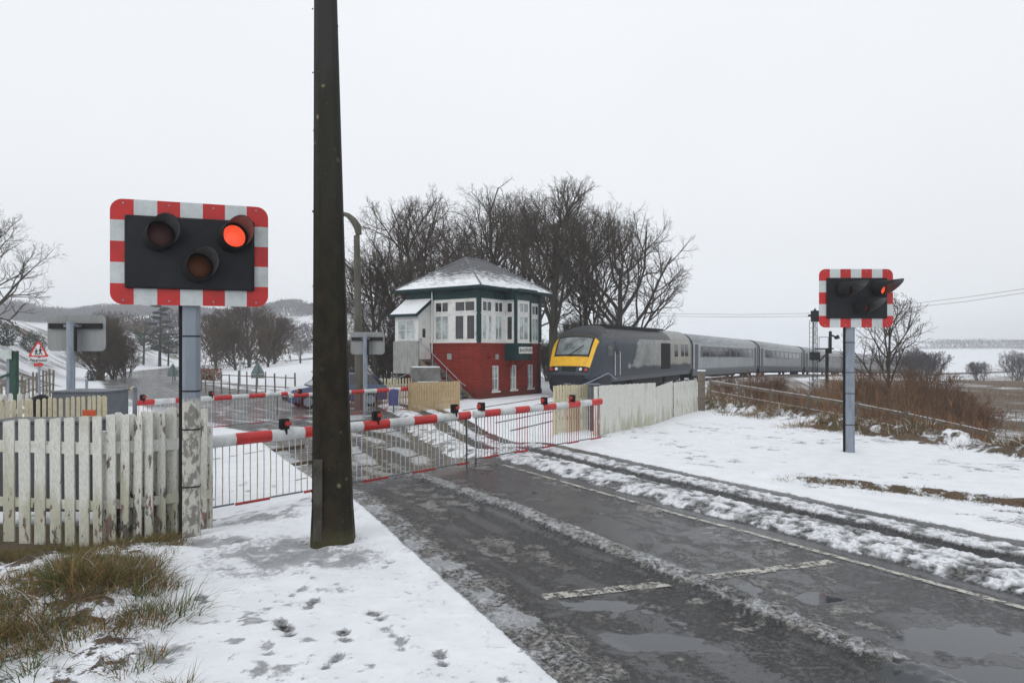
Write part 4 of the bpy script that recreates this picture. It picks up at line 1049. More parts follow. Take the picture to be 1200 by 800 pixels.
# ------------------------------------------------------------------ barriers
def boom(name_label, p0, p1, z, secs, first_red, zb, r0, r1, lamps, legs=(), creamy=True, group='lowered barrier booms', gap=.1, tip=True):
    p0 = Vector((*p0, 0)); p1 = Vector((*p1, 0)); d = p1-p0; L = d.length
    t = thing('barrier_boom', name_label, 'barrier', p0, math.atan2(d.y, d.x), group)
    b = MB(); x = 0; k = 0 if first_red else 1; cols = []
    edges = [0]
    while edges[-1] < L-.05: edges.append(min(L, edges[-1]+secs))
    for i, (a, c) in enumerate(zip(edges, edges[1:])):
        m = (i+k) % 2
        ra = r0+(r1-r0)*a/L; rc = r0+(r1-r0)*c/L
        b.loft([[(x_, .72*r_*math.cos(q), z+r_*math.sin(q)) for q in [2*math.pi*j/16 for j in range(16)]] for x_, r_ in ((a, ra), (c, rc))], m, cap=(i in (0, len(edges)-2)))
        cols.append((a, c, m))
    b.build('boom', [M['bred'], M['bwhite']], t, smooth=True)
    sk = MB(); n_ = int(L/gap)
    rg = random.Random(int(L*100))
    for i in range(n_):
        x = .06+i*gap; m = [c[2] for c in cols if c[0]-1e-6 <= x <= c[1]+1e-6]
        m = m[0] if m else 0
        x2 = x+rg.uniform(-.007, .007); y2 = rg.uniform(-.01, .01)
        mm = (0 if not creamy else 2) if m == 0 else (1 if (not creamy or i % 3) else 2)
        sk.tube([(x, 0, z-.06), (x2, y2, (z+zb)/2), (x, 0, zb)], .0075, 5, mm, caps=False)
    sk.build('skirt', [M['barred'], M['barwhite'], M['barcream']], t)
    rl = MB()
    for a, c, m in cols:
        dz = 0 if m == 0 else .012
        rl.bar((a+.01, 0, zb+dz), (c-.01, 0, zb+dz), .02, .035 if m == 0 else .022, m)
    rl.build('bottom_rail', [M['barred'], M['galv_dark']], t)
    for x in lamps:
        l = MB(); l.box(x-.10, x-.01, -.06, .06, z+r0*.9, z+r0*.9+.15); l.box(x-.14, x-.08, -.03, .03, z+.02, z+r0+.14); l.tube([(x-.06, -.05, z), (x-.06, -.05, z+.1)], .02, 6)
        lo = l.build('lamp', M['matt_black'], t, bevel=.01)
        q = MB(); q.tube([(x-.01, 0, z+r0*.9+.08), (x+.03, 0, z+r0*.9+.08)], [.044, .038], 14)
        q.tube([(x-.05, -.06, z+r0*.9+.08), (x-.05, -.078, z+r0*.9+.08)], [.036, .03], 14); q.build('lens', M['boom_lamp'], lo, smooth=True)
    for x, dx in legs:
        l = MB(); l.tube([(x, 0, z), (x+dx, 0, .5), (x+dx*1.2, 0, -.0)], .016, 6); l.build('leg', M['dark_metal'], t)
    return t
D = Vector((.662, .75, 0)); O = Vector((-4.02, 8.78, 0))
def nb_(t_): v = O+D*t_; return (v.x, v.y)
boom('near left barrier boom, passing behind the tall dark column, with yellowed skirt bars', nb_(-.15), nb_(4.87), .985, .522, False, .10, .085, .075, [1.32, 2.95, 4.70], [(4.93, .02)], gap=.098)
boom('near right barrier boom ending at the white boarded fence, skirt bars red and white', nb_(9.25), nb_(4.99), .985, .445, True, .14, .075, .07, [1.2, 2.2, 4.12], [(4.20, .01)], creamy=False, gap=.085)
def far(px, py, z): Y = (EYE-z)*F/(py-410); return ((px-600)/F*Y, Y)
boom('far left barrier boom across the road beyond the rails, starting behind the picket fence', far(128, 473, .72), far(336.5, 462.5, .66), .70, .60, False, -.20, .085, .07, [.95, 3.0], [(6.6, .0)], creamy=False, gap=.12)
boom('far right barrier boom in front of the blue car, reaching towards the new timber fence', far(482, 456, .60), far(339.5, 462.5, .66), .63, .60, True, -.18, .085, .07, [5.2, 4.6], [(6.0, .0)], creamy=False, gap=.12)

# barrier machines and cabinets
def cabinet(name, label, px0, px1, Y, ztop, zb, dep, m, rz=0, snow=True, cat='cabinet'):
    x0 = (px0-600)/F*Y; x1 = (px1-600)/F*Y; w = x1-x0
    t = thing(name, label, cat, (x0, Y, zb), rz)
    h = ztop-zb
    MB().box(0, w, 0, dep, 0, h-.04).build('case', m, t, bevel=.02)
    MB().box(-.02, w+.02, -.02, dep+.02, h-.04, h).build('lid', m, t, bevel=.01)
    MB().box(w*.1, w*.9, -.012, .0, h*.12, h*.82).build('door', m, t, bevel=.006)
    MB().box(w*.8, w*.84, -.03, -.012, h*.45, h*.55).build('handle', M['galv'], t)
    return t
cabinet('equipment_cabinet', 'low grey steel cabinet behind the cream pickets, under the sign back', 60, 122, 12.4, zof(458, 12.4), 0, .8, M['mid_grey'])
cabinet('barrier_machine', 'dark grey barrier machine housing hidden behind the white picket fence', -14, 108, 9.05, 1.24, 0, .5, M['dark_metal'])
cabinet('barrier_machine', 'small dark housing behind the right hand pickets of the near fence', 118, 196, 9.1, .98, .42, .3, M['dark_metal'])
cabinet('barrier_machine', 'slim grey cabinet between the beige pickets and the white boarding', 691, 704, 17.6, zof(450, 17.6), 0, .5, M['mid_grey'])
q = thing('blue_board', 'small blue board hanging below the far barrier boom near the new timber fence', 'sign', (P(461, 0, 26.2).x, 26.2, 0))
MB().box(-.19, .19, 0, .03, zof(475, 26.2), zof(456, 26.2)).build('panel', mat('blue_violet_panel', (.07, .075, .22), .5), q)
MB().box(-.03, .03, .03, .06, -.33, zof(456, 26.2)+.03).build('post', M['galv_dark'], q)
q = MB()
q.tube([(0, 0, 0), (0, 0, .12), (0, 0, .22), (0, 0, .29), (0, 0, .32)], [.17, .17, .15, .09, .01], 16)
tag(q.build('bollard_cap', M['matt_black'], smooth=True, loc=(P(48, 0, 11).x, 11, zof(476, 11)-.12)), 'black rounded cover of a bin behind the cream pickets at far left', 'bin')
q = MB(); q.tube([(0, 0, 0), (0, 0, zof(463, 11)-.1)], .165, 16)
tag(q.build('bin', M['matt_black'], smooth=True, loc=(P(48, 0, 11.4).x, 11.4, -.05)), 'black cylindrical bin standing behind the rounded cover and cream pickets', 'bin')

# ------------------------------------------------------------------ fences
def near_fence():
    data = [(11, 13, 492, 634), (29.5, 13, 491, 645), (47, 12.5, 490, 643), (65.5, 12.5, 489, 636), (82.5, 11.5, 488.5, 640), (99, 11.5, 487, 644), (115, 10.5, 487, 638), (130.5, 11, 485, 637), (146, 10, 484.5, 645), (161, 9.5, 486, 636), (174.5, 9.5, 482.5, 632), (189.5, 9, 481.5, 638), (202, 11.5, 477, 633), (237, 10.5, 478, 625)]
    t = thing('picket_fence', 'weathered white picket fence with peeling paint beside the left crossing signal', 'fence', (P(120, 0, 7.7).x, 7.7, 0))
    ox, oy = t.location.x, t.location.y
    def Yf(px): return float(np.interp(px, [0, 110, 175, 205, 245], [7.85, 7.62, 7.85, 8.05, 8.25]))
    rg = random.Random(8)
    def picket(px, w, top, bot, dY, m, nm='picket'):
        Y = Yf(px)+dY; x = (px-600)/F*Y; wd = w/F*Y; zt = EYE-(top-410)/F*Y; zb = min(.06, EYE-(bot-410)/F*Y)
        zb = max(-.06, zb)
        b = MB(); a = wd/2; ln = rg.uniform(-.012, .012); j = [rg.uniform(-.012, .012) for _ in range(2)]
        pts = [(-a, zb), (a, zb), (a+ln, zt-.012+j[0]), (a*.3+ln, zt+j[1]*.5), (-a+ln, zt-.010+j[1])]
        b.prism(pts, (x-ox, Y-oy-.011, 0), (1, 0, 0), (0, 0, 1), (rg.uniform(-.05, .05), 1, 0), .022)
        b.build(nm, m, t, bevel=.003)
    for i, (px, w, a, c) in enumerate(data): picket(px, w, a, c, 0 if px < 198 else .02, M['peel'] if px < 120 else M['peel2'])
    for px in (137.5, 153, 168, 182, 196, 205): picket(px+2, 9, 493 if px < 120 else 483+rg.uniform(-3, 3), 630, .16, M['peel2'], 'back_picket')
    for z0, z1 in ((1.00, 1.13), (.36, .46)):
        for a, c in ((-8, 110), (110, 175), (175, 243)):
            A = Vector(((a-600)/F*Yf(a)-ox, Yf(a)-oy+.05, (z0+z1)/2)); B = Vector(((c-600)/F*Yf(c)-ox, Yf(c)-oy+.05, (z0+z1)/2))
            MB().bar(A, B, .05, z1-z0).build('rail', M['peel'], t)
    for px in (120, 200, 241): 
        Y = Yf(px)+.11; x = (px-600)/F*Y; MB().box(x-ox-.05, x-ox+.05, Y-oy-.0, Y-oy+.09, -.1, 1.25).build('post', M['peel2'], t)
near_fence()
def fence(name, label, a, b, h, pitch, w, m, zb=0, rails=(.3, .75), posts=3, th=.02, top='flat', jitter=.01, zt2=None, postm=None, cat='fence', single=False):
    a = Vector((*a, 0)); b = Vector((*b, 0)); d = b-a; L = d.length; za, zc = (zb if isinstance(zb, tuple) else (zb, zb))
    t = thing(name, label, cat, a, math.atan2(d.y, d.x)); rg = random.Random(int(L*77)); p = MB(); n_ = max(1, int(L/pitch))
    h2 = zt2 or h
    for i in range(n_+1):
        x = i*pitch; f = x/L; z0 = za+(zc-za)*f; hh = h+(h2-h)*f+rg.uniform(-jitter, jitter); j = rg.uniform(-.003, .003)
        if top == 'round': p.prism([(-w/2, 0), (w/2, 0), (w/2, hh-w*.5), (w*.3, hh-w*.1), (0, hh), (-w*.3, hh-w*.1), (-w/2, hh-w*.5)], (x, j, z0), (1, 0, 0), (rg.uniform(-.01, .01), 0, 1), (0, 1, 0), th)
        else: p.box(x-w/2, x+w/2, j, j+th, z0, z0+hh)
    p.build('pickets', m, t)
    r = MB()
    for q in rails: r.bar((0, th+.03, za+h*q), (L, th+.03, zc+h2*q), .04, .09)
    r.build('rails', m, t)
    for k in range(posts):
        x = L*k/max(1, posts-1); z0 = za+(zc-za)*x/L; MB().box(x-.05, x+.05, th+.05, th+.15, z0-.1, z0+h-.03).build('post', postm or m, t)
    return t
def g(px, Y): return ((px-600)/F*Y, Y)
fence('picket_fence', 'cream painted picket fence with round tops behind the weathered white one', g(1, 9.75), g(124, 10.9), 1.46, .078, .048, M['cream_wood'], top='round', posts=2)
fence('picket_fence', 'older pale picket fence at far left, in front of the green post', g(2, 12.5), g(52, 12.8), 1.38, .13, .075, M['peel2'], top='round', posts=2)
fence('picket_fence', 'new unpainted timber fence in front of the signal box stairs', g(482, 26.8), g(538.5, 28.2), 1.22, .082, .062, M['fresh_wood'], zb=-.33, posts=3)
fence('picket_fence', 'short dark side return of the new timber fence', g(478.5, 27.8), g(482, 26.8), 1.2, .1, .09, M['fresh_wood'], zb=-.33, posts=1)
fence('picket_fence', 'white pointed picket fence between the street lamp and the new timber fence', g(405, 29.5), g(484, 30.6), 1.25, .135, .08, M['cream_wood'], zb=-.33, posts=5, top='round')
fence('picket_fence', 'beige close set pickets seen through the right end of the near boom', g(654, 17.7), g(692, 18.2), 1.27, .088, .07, M['cream_wood'], zb=0, posts=2, top='round')
fence('boarded_fence', 'tall white close boarded panel where the near boom ends', g(704, 16.7), g(768, 19.3), 1.31, .075, .073, M['board_wood'], zb=(0, -.05), posts=3, jitter=.012, zt2=1.30)
fence('boarded_fence', 'short plain white panel between the close boarded panel and the open pickets', g(770, 19.4), g(788, 21.0), 1.16, .094, .093, M['board_wood'], zb=(-.03, -.02), posts=2, zt2=1.24, jitter=.004)
fence('picket_fence', 'four wide white pickets with gaps at the end of the boarded fence', g(791.5, 21.3), g(816.5, 23.2), 1.2, .245, .17, M['board_wood'], zb=-.03, posts=2, zt2=1.2, rails=(.35, .85))
q = thing('gate_post', 'dark timber post at the end of the white pickets', 'post', (P(822, 0, 23.6).x, 23.6, -.1)); MB().box(-.11, .11, -.1, .1, 0, 1.55).build('shaft', M['oldwood'], q, bevel=.02); MB().box(-.12, .12, -.11, .11, 1.55, 1.6).build('snow_cap', M['snow'], q)
# post and rail fence above the bank
def rail_fence():
    pts = [(834, 447.5, 27), (868, 453, 25.4), (905, 459, 23.8), (950, 466, 21.8), (1008, 475.5, 19.9), (1066, 487, 18.2), (1130, 501, 16.9), (1165, 509, 16.2)]
    W3 = [P(*p) for p in pts]; t = thing('post_and_rail_fence', 'low weathered post and rail fence with snow on its rails, running behind the tussock bank', 'fence', (W3[0].x, W3[0].y, 0))
    o_ = Vector((W3[0].x, W3[0].y, 0))
    for a, b in zip(W3, W3[1:]):
        for dz in (0, -.42): 
            r_ = MB().bar(a-o_+Vector((0, 0, dz)), b-o_+Vector((0, 0, dz)), .06, .10).build('rail', M['oldwood'], t)
            MB().bar(a-o_+Vector((0, 0, dz+.059)), b-o_+Vector((0, 0, dz+.059)), .035, .014).build('snow_line', M['snow'], r_)
    for a in W3: MB().box(a.x-o_.x-.06, a.x-o_.x+.06, .04+a.y-o_.y, .15+a.y-o_.y, a.z-1.6, a.z+.12).build('post', M['oldwood'], t)
rail_fence()
# wires / poles of the pedestrian rails
def pole_thing(name, label, cat, pts, r, m, n=6):
    p0 = Vector(pts[0]); b = MB(); b.tube([Vector(p)-p0 for p in pts], r, n); return tag(b.build(name, m, loc=p0, smooth=True), label, cat)
pole_thing('stay_rod', 'thin pale stay rod rising from the boom end towards the train nose', 'rod', [P(640, 466, 24), P(655, 461, 24), P(690, 448, 24.5), P(713, 437, 25), P(722, 444, 25.2)], .022, M['galv'])
pole_thing('stay_rod', 'thin pale stay rod by the porch, left of the concrete bunker', 'rod', [P(462, 445, 29.2), P(479, 437.5, 29.5), P(490, 446, 29.8)], .022, M['galv'])
pole_thing('marker_post', 'slim dark post standing before the far left boom', 'post', [(P(158, 0, 15.5).x, 15.5, -.1), (P(158, 0, 15.5).x, 15.5, zof(453.5, 15.5))], .05, M['galv_dark'], 8)
pole_thing('timber_strut', 'sloping cream timber strut leaning up to the slim dark post', 'strut', [P(128, 472, 15.4), P(157, 453.5, 15.8)], .035, M['barcream'], 4)
pole_thing('marker_post', 'short grey stub post beside the far road, right of the grey cabinet', 'post', [(P(101.5, 0, 32).x, 32, -.3), (P(101.5, 0, 32).x, 32, zof(444, 32))], .06, M['galv'])
tg = MB(); tg.box(0, .19, -.01, 0, 0, .085); tg = tag(tg.build('orange_tag', M['orange'], loc=(P(97, 0, 9.6).x, 9.6, zof(487, 9.6))), 'small orange tag fixed on the cream picket fence', 'tag')

# ------------------------------------------------------------------ road signs
def tri(cx, cz, s, inset=0):
    h = s*.866; pts = []
    for a in (90, 210, 330):
        r = s/math.sqrt(3)-inset*2
        c = Vector((math.cos(R(a)), math.sin(R(a))))*(r-.06)
        for k in (-40, 0, 40): v = c+Vector((math.cos(R(a+k)), math.sin(R(a+k))))*.05; pts.append((cx+v.x, cz+v.y))
    return pts
def children_sign():
    Y = 24.; x = P(45, 0, Y).x; zg = hz(x, Y)
    t = thing('warning_sign', 'red bordered triangular children warning sign with a Playground plate below it', 'road sign', (x, Y, 0), .1)
    MB().tube([(0, .04, zg-.1), (0, .04, zof(401, Y))], .04, 8).build('post', M['galv'], t, smooth=True)
    cz = zof(411.5, Y); s = .66
    a = MB(); a.prism(tri(0, cz, s), (0, 0, 0), (1, 0, 0), (0, 0, 1), (0, 1, 0), .012); pl = a.build('triangle', M['sred'], t)
    a = MB(); a.prism(tri(0, cz, s, .055), (0, -.004, 0), (1, 0, 0), (0, 0, 1), (0, 1, 0), .003); a.build('face', mat('sign_white', (.66, .66, .66), .4), pl)
    a = MB()
    for dx, sc in ((-.07, .8), (.07, 1.)):     # two walking children
        hh = .13*sc; z0 = cz-.13
        for p0_, p1_ in (((dx, z0+hh*.9), (dx-.05*sc, z0)), ((dx, z0+hh*.9), (dx+.06*sc, z0+.01)), ((dx, z0+hh*1.7), (dx-.06*sc, z0+hh*1.1)), ((dx, z0+hh*1.7), (dx+.07*sc, z0+hh*1.2))):
            a.bar((p0_[0], -.009, p0_[1]), (p1_[0], -.009, p1_[1]), .026, .004, up=(0, 1, 0))
        a.box(dx-.025*sc, dx+.025*sc, -.011, -.007, z0+hh*.8, z0+hh*1.8)
        a.tube([(dx, -.011, z0+hh*2.1), (dx, -.007, z0+hh*2.1)], .026*sc, 10)
    a.build('walking_figures', M['black'], pl)
    p = MB().box(-.34, .34, -.004, .01, cz-.40, cz-.25).build('plate', mat('plate_white', (.6, .61, .61), .4), t)
    lettering('lettering', 'Playground', .13, M['black'], p, Matrix.Translation((0, -.010, cz-.325)) @ Matrix.Rotation(R(90), 4, 'X'), .002)
    p = MB().box(-.15, .15, -.004, .01, cz-.54, cz-.42).build('red_plate', M['sred'], t)
children_sign()
def name_sign():
    Y = 14.8
    t = thing('direction_sign', 'pale two line name board on a green post at the left edge of the picture', 'sign', (P(16.5, 0, Y).x, Y, 0))
    MB().box(-.07, .07, -.05, .05, -.1, zof(411, Y)).build('post', M['green'], t)
    MB().bar((0, 0, zof(436, Y)), (-.62, 0, zof(449, Y)), .05, .05).build('brace', M['green'], t)
    p = MB().box(-1.1, -.0, -.085, -.06, zof(420.5, Y), zof(410, Y)).build('board', mat('pale_board', (.50, .55, .53), .5), t, bevel=.006)
    for i, s_ in enumerate(('Station Gates', 'and Through')):
        lettering('lettering', s_, .085, M['green'], p, Matrix.Translation((-.55, -.088, zof(413+i*4.4, Y))) @ Matrix.Rotation(R(90), 4, 'X'), .002)
    MB().box(-.20, -.13, .04, .1, -.1, zof(420, Y)).build('grey_post', M['galv'], t)
name_sign()
def sign_back(label, px, py, Y, s, name='warning_sign', plate=True):
    x = P(px, 0, Y).x; zg = hz(x, Y); zc = zof(py, Y)
    t = thing(name, label, 'road sign', (x, Y, 0))
    MB().tube([(0, -.04, zg-.1), (0, -.04, zc+s*.4)], .045, 8).build('post', M['galv'], t)
    a = MB(); a.prism(tri(0, zc, s), (0, 0, 0), (1, 0, 0), (0, 0, 1), (0, 1, 0), .015)
    a.build('triangle', mat('dull_green_sign_back', (.14, .20, .19), .6), t)
    if plate: MB().box(-s*.5, s*.5, 0, .015, zc-s*.62, zc-s*.32).build('plate', mat('dull_green_plate', (.15, .20, .19), .6), t)
sign_back('green grey back of a triangular sign where the far road bends', 202.5, 433, 52, .85)
sign_back('green grey back of a larger triangular sign in front of the bare trees', 302, 433, 46, .95)
def board_sign(label, px0, px1, py0, py1, Y, m):
    x = (P(px0, 0, Y).x+P(px1, 0, Y).x)/2; w = (px1-px0)/F*Y; t = thing('board_sign', label, 'sign', (x, Y, 0)); zg = hz(x, Y)
    MB().box(-w/2, w/2, -.02, 0, zof(py1, Y), zof(py0, Y)).build('board', m, t)
    for s_ in (-.35, .35): MB().tube([(w*s_, .02, min(zg-.1, zof(py1, Y)-.2)), (w*s_, .02, zof(py0, Y))], .04, 6).build('post', M['galv_dark'], t)
board_sign('small white board by the foot of the brown thicket on the far road', 146, 155, 428, 431.5, 62, M['frame'])
pole_thing('marker_post', 'tall pale pole among the bare trees left of the dark column', 'post', [(P(281, 0, 44).x, 44, -.3), (P(281, 0, 44).x, 44, zof(422, 44))], .07, M['swhite'])

# far fence posts, hedge
def post_row(label, a, b, n_, h, seed, group):
    rg = random.Random(seed); A, B = Vector((*a, 0)), Vector((*b, 0))
    t = thing('wire_fence', label, 'fence', (A.x, A.y, hz(A.x, A.y)), 0)
    z0 = t.location.z; tops = []
    for k in range(n_):
        p = A.lerp(B, k/(n_-1)); hh = h*rg.uniform(.85, 1.1); z = hz(p.x, p.y)-z0; w = rg.uniform(.05, .08)
        MB().bar((p.x-A.x, p.y-A.y, z-.1), (p.x-A.x+rg.uniform(-.05, .05), p.y-A.y, z+hh), w, w, up=(0, 1, 0)).build('post', M['oldwood'], t); tops.append(Vector((p.x-A.x, p.y-A.y, z)))
    for q in (.45, .85):
        w = MB()
        for a_, b_ in zip(tops, tops[1:]): w.bar(a_+Vector((0, 0, h*q)), b_+Vector((0, 0, h*q)), .03, .05)
        w.build('rail', M['oldwood'], t)
post_row('dark timber post fence in the snow beyond the far boom, left of the blue car', g(232, 40), g(346, 34), 12, 1.25, 4, None)
post_row('low brown post fence along the right side of the bending far road', g(205, 55), g(236, 42), 6, 1.0, 6, None)
post_row('grey palings on the snowy slope at far left', g(-10, 24), g(62, 33), 16, 1.3, 7, None)

# ------------------------------------------------------------------ car
def car():
    c = P(392, 0, 29.5); t = thing('car', 'dark blue car waiting beyond the far boom, mostly behind the tall column', 'car', (c.x, c.y, -.30), math.atan2(-.50, -.87))
    bl = mat('deep_blue_car_paint', (.020, .045, .13), .25, (.025, .05, .12), 2, coat=.8)
    L = 4.3
    prof = [(-2.15, .55, .62), (-2.12, .92, .86), (-1.6, .98, .88), (0, 1.0, .89), (1.2, .95, .88), (1.95, .82, .82), (2.12, .62, .70)]   # x, top z, half width
    b = MB(); b.loft([[(x, -w, .28), (x, -w*1.0, .6*z+.05), (x, -w*.93, z), (x, w*.93, z), (x, w, .6*z+.05), (x, w, .28)] for x, z, w in prof]); b.build('body', bl, t, smooth=True, angle=35, bevel=.03)
    cb = MB(); cb.loft([[(x, -w, zb), (x, -w*.86, zt), (x, w*.86, zt), (x, w, zb)] for x, zb, zt, w in ((-2.0, .95, 1.0, .78), (-1.55, .97, 1.40, .79), (-.3, .99, 1.47, .80), (.35, .99, 1.42, .79), (1.15, .95, .99, .76))]); cb.build('cabin', M['dark_glass'], t, smooth=True, angle=30)
    rf = MB(); rf.loft([[(x, -w, z-.03), (x, -w*.9, z+.02), (x, w*.9, z+.02), (x, w, z-.03)] for x, z, w in ((-1.6, 1.38, .68), (-.9, 1.46, .70), (-.2, 1.475, .70), (.38, 1.42, .68))]); rf.build('roof', bl, t, smooth=True, bevel=.01)
    for s_ in (-1, 1):
        for xa, xb, za, zb_ in ((.38, 1.12, 1.42, .97), (-.45, -.42, 1.45, .98), (-1.55, -2.0, 1.38, .98)):
            MB().bar((xa, s_*.70, za), (xb, s_*.79, zb_), .06, .05).build('pillar', bl, t)
        MB().box(.75, .92, s_*.88, s_*1.04, .93, 1.08).build('mirror', M['black'], t, bevel=.03)
        MB().box(1.92, 2.10, min(s_*.45, s_*.76), max(s_*.45, s_*.76), .58, .72).build('headlight', M['frame'], t, bevel=.02)
        for x in (-1.35, 1.35):
            w = MB(); w.tube([(x, s_*.72, .32), (x, s_*.90, .32)], .325, 24); wo = w.build('wheel', M['matt_black'], t, smooth=True)
            w = MB(); w.tube([(x, s_*.89, .32), (x, s_*.915, .32)], .2, 18); w.build('rim', M['galv'], wo, smooth=True)
    MB().box(2.08, 2.14, -.5, .5, .36, .50).build('grille', M['matt_black'], t)
    MB().box(2.12, 2.17, -.26, .26, .52, .62).build('number_plate', M['swhite'], t)
car()

# concrete bunker by the stairs, with snow on top
q = thing('concrete_bunker', 'grey rendered bunker with snow on its lid behind the new timber fence', 'bunker', (P(484, 0, 30).x, 30, -.33), .25)
MB().box(0, 1.25, 0, 1.1, 0, 1.72).build('wall', mat('grey_render', (.20, .20, .19), .85, (.13, .13, .12), 2.5), q, bevel=.06)
MB().box(.02, 1.23, .02, 1.08, 1.725, 1.77).build('snow_cap', M['snow'], q, bevel=.03)
MB().box(.18, 1.1, -.42, -.02, .9, 1.08).build('ledge', M['galv_dark'], q); MB().box(.18, 1.1, -.42, -.02, 1.085, 1.11).build('ledge_snow', M['snow'], q)

# ------------------------------------------------------------------ railway signals
def rail_signals():
    Y = 50.; x = P(955, 0, Y).x; zg = float(rail_z(62))-.6
    t = thing('railway_signal', 'tall lattice railway signal mast beside the silver coaches', 'railway signal', (x, Y, 0))
    b = MB()
    zt = zof(372, Y)
    for i, j in ((-1, -1), (1, -1), (1, 1), (-1, 1)): b.tube([(.16*i, .16*j, zg-1), (.11*i, .11*j, zt)], .022, 4)
    z = zg; k = 0
    while z < zt-.3:
        s_ = 1 if k % 2 else -1; b.bar((-.14*s_, -.14, z), (.14*s_, -.14, z+.3), .02, .02, up=(0, 1, 0)); b.bar((-.14, -.14*s_, z), (-.14, .14*s_, z+.3), .02, .02, up=(1, 0, 0)); z += .3; k += 1
    b.build('mast', M['matt_black'], t)
    h = MB(); h.box(-.28, .3, -.15, .1, zof(377, Y), zof(364, Y)); h.tube([(0, 0, zof(364, Y)), (0, 0, zof(361, Y))], [.12, .02], 8); h.box(-.5, .2, -.05, .05, zof(371, Y), zof(368.5, Y))
    h.build('signal_head', M['matt_black'], t, bevel=.05)
    for zz in (zof(417, Y),): MB().box(-.3, .3, -.25, .25, zz-.3, zz+.3).build('relay_box', M['matt_black'], t, bevel=.05)
    l = MB()
    for s_ in (-.5, -.2): l.tube([(s_, -.2, zg-.8), (s_, -.2, zof(375, Y))], .02, 4)
    k = zg
    while k < zof(376, Y): l.bar((-.5, -.2, k), (-.2, -.2, k), .02, .02); k += .35
    l.build('ladder', M['galv_dark'], t)
    Y2 = 51.; x2 = P(973, 0, Y2).x
    t = thing('railway_signal', 'shorter bracket railway signal with side lamp and railed platform, right of the lattice mast', 'railway signal', (x2, Y2, 0))
    b = MB(); b.tube([(0, 0, zof(414, Y2)), (0, 0, zof(388, Y2))], .11, 8); b.tube([(-.25, 0, zg-1), (-.25, 0, zof(409, Y2))], .12, 8)
    b.bar((-1.05, 0, zof(408.5, Y2)), (.15, 0, zof(408.5, Y2)), .5, .1); b.bar((-.9, 0, zof(424, Y2)), (.0, 0, zof(410, Y2)), .08, .1); b.build('bracket_frame', M['matt_black'], t)
    b = MB()
    for xx in (-.95, -.25): b.tube([(xx, -.2, zof(408, Y2)), (xx, -.2, zof(395, Y2))], .025, 5)
    b.tube([(-.95, -.2, zof(395, Y2)), (-.25, -.2, zof(395, Y2))], .025, 5); b.build('handrail', M['galv_dark'], t)
    b = MB(); b.bar((0, 0, zof(392, Y2)), (.38, -.1, zof(395, Y2)), .1, .12); b.tube([(.3, -.1, zof(396, Y2)), (.5, -.3, zof(394.5, Y2))], [.12, .16], 10); b.build('signal_head', M['matt_black'], t)
rail_signals()
for k, (dz, lb) in enumerate(((0, 'upper of two thin overhead cables crossing the sky at right'), (5, 'lower of two thin overhead cables crossing the sky at right'))):
    pts = [P(700, 365+dz*.8, 70), P(790, 367.5+dz*.6, 70), P(870, 368.5+dz*.6, 68), P(955, 367+dz*.7, 66), P(1050, 358+dz*.8, 62), P(1130, 348.5+dz, 58), P(1200, 338.5+dz*.9, 54), P(1290, 323+dz, 50)]
    pole_thing('overhead_cable', lb, 'cable', pts, .018, M['galv_dark'], 4)

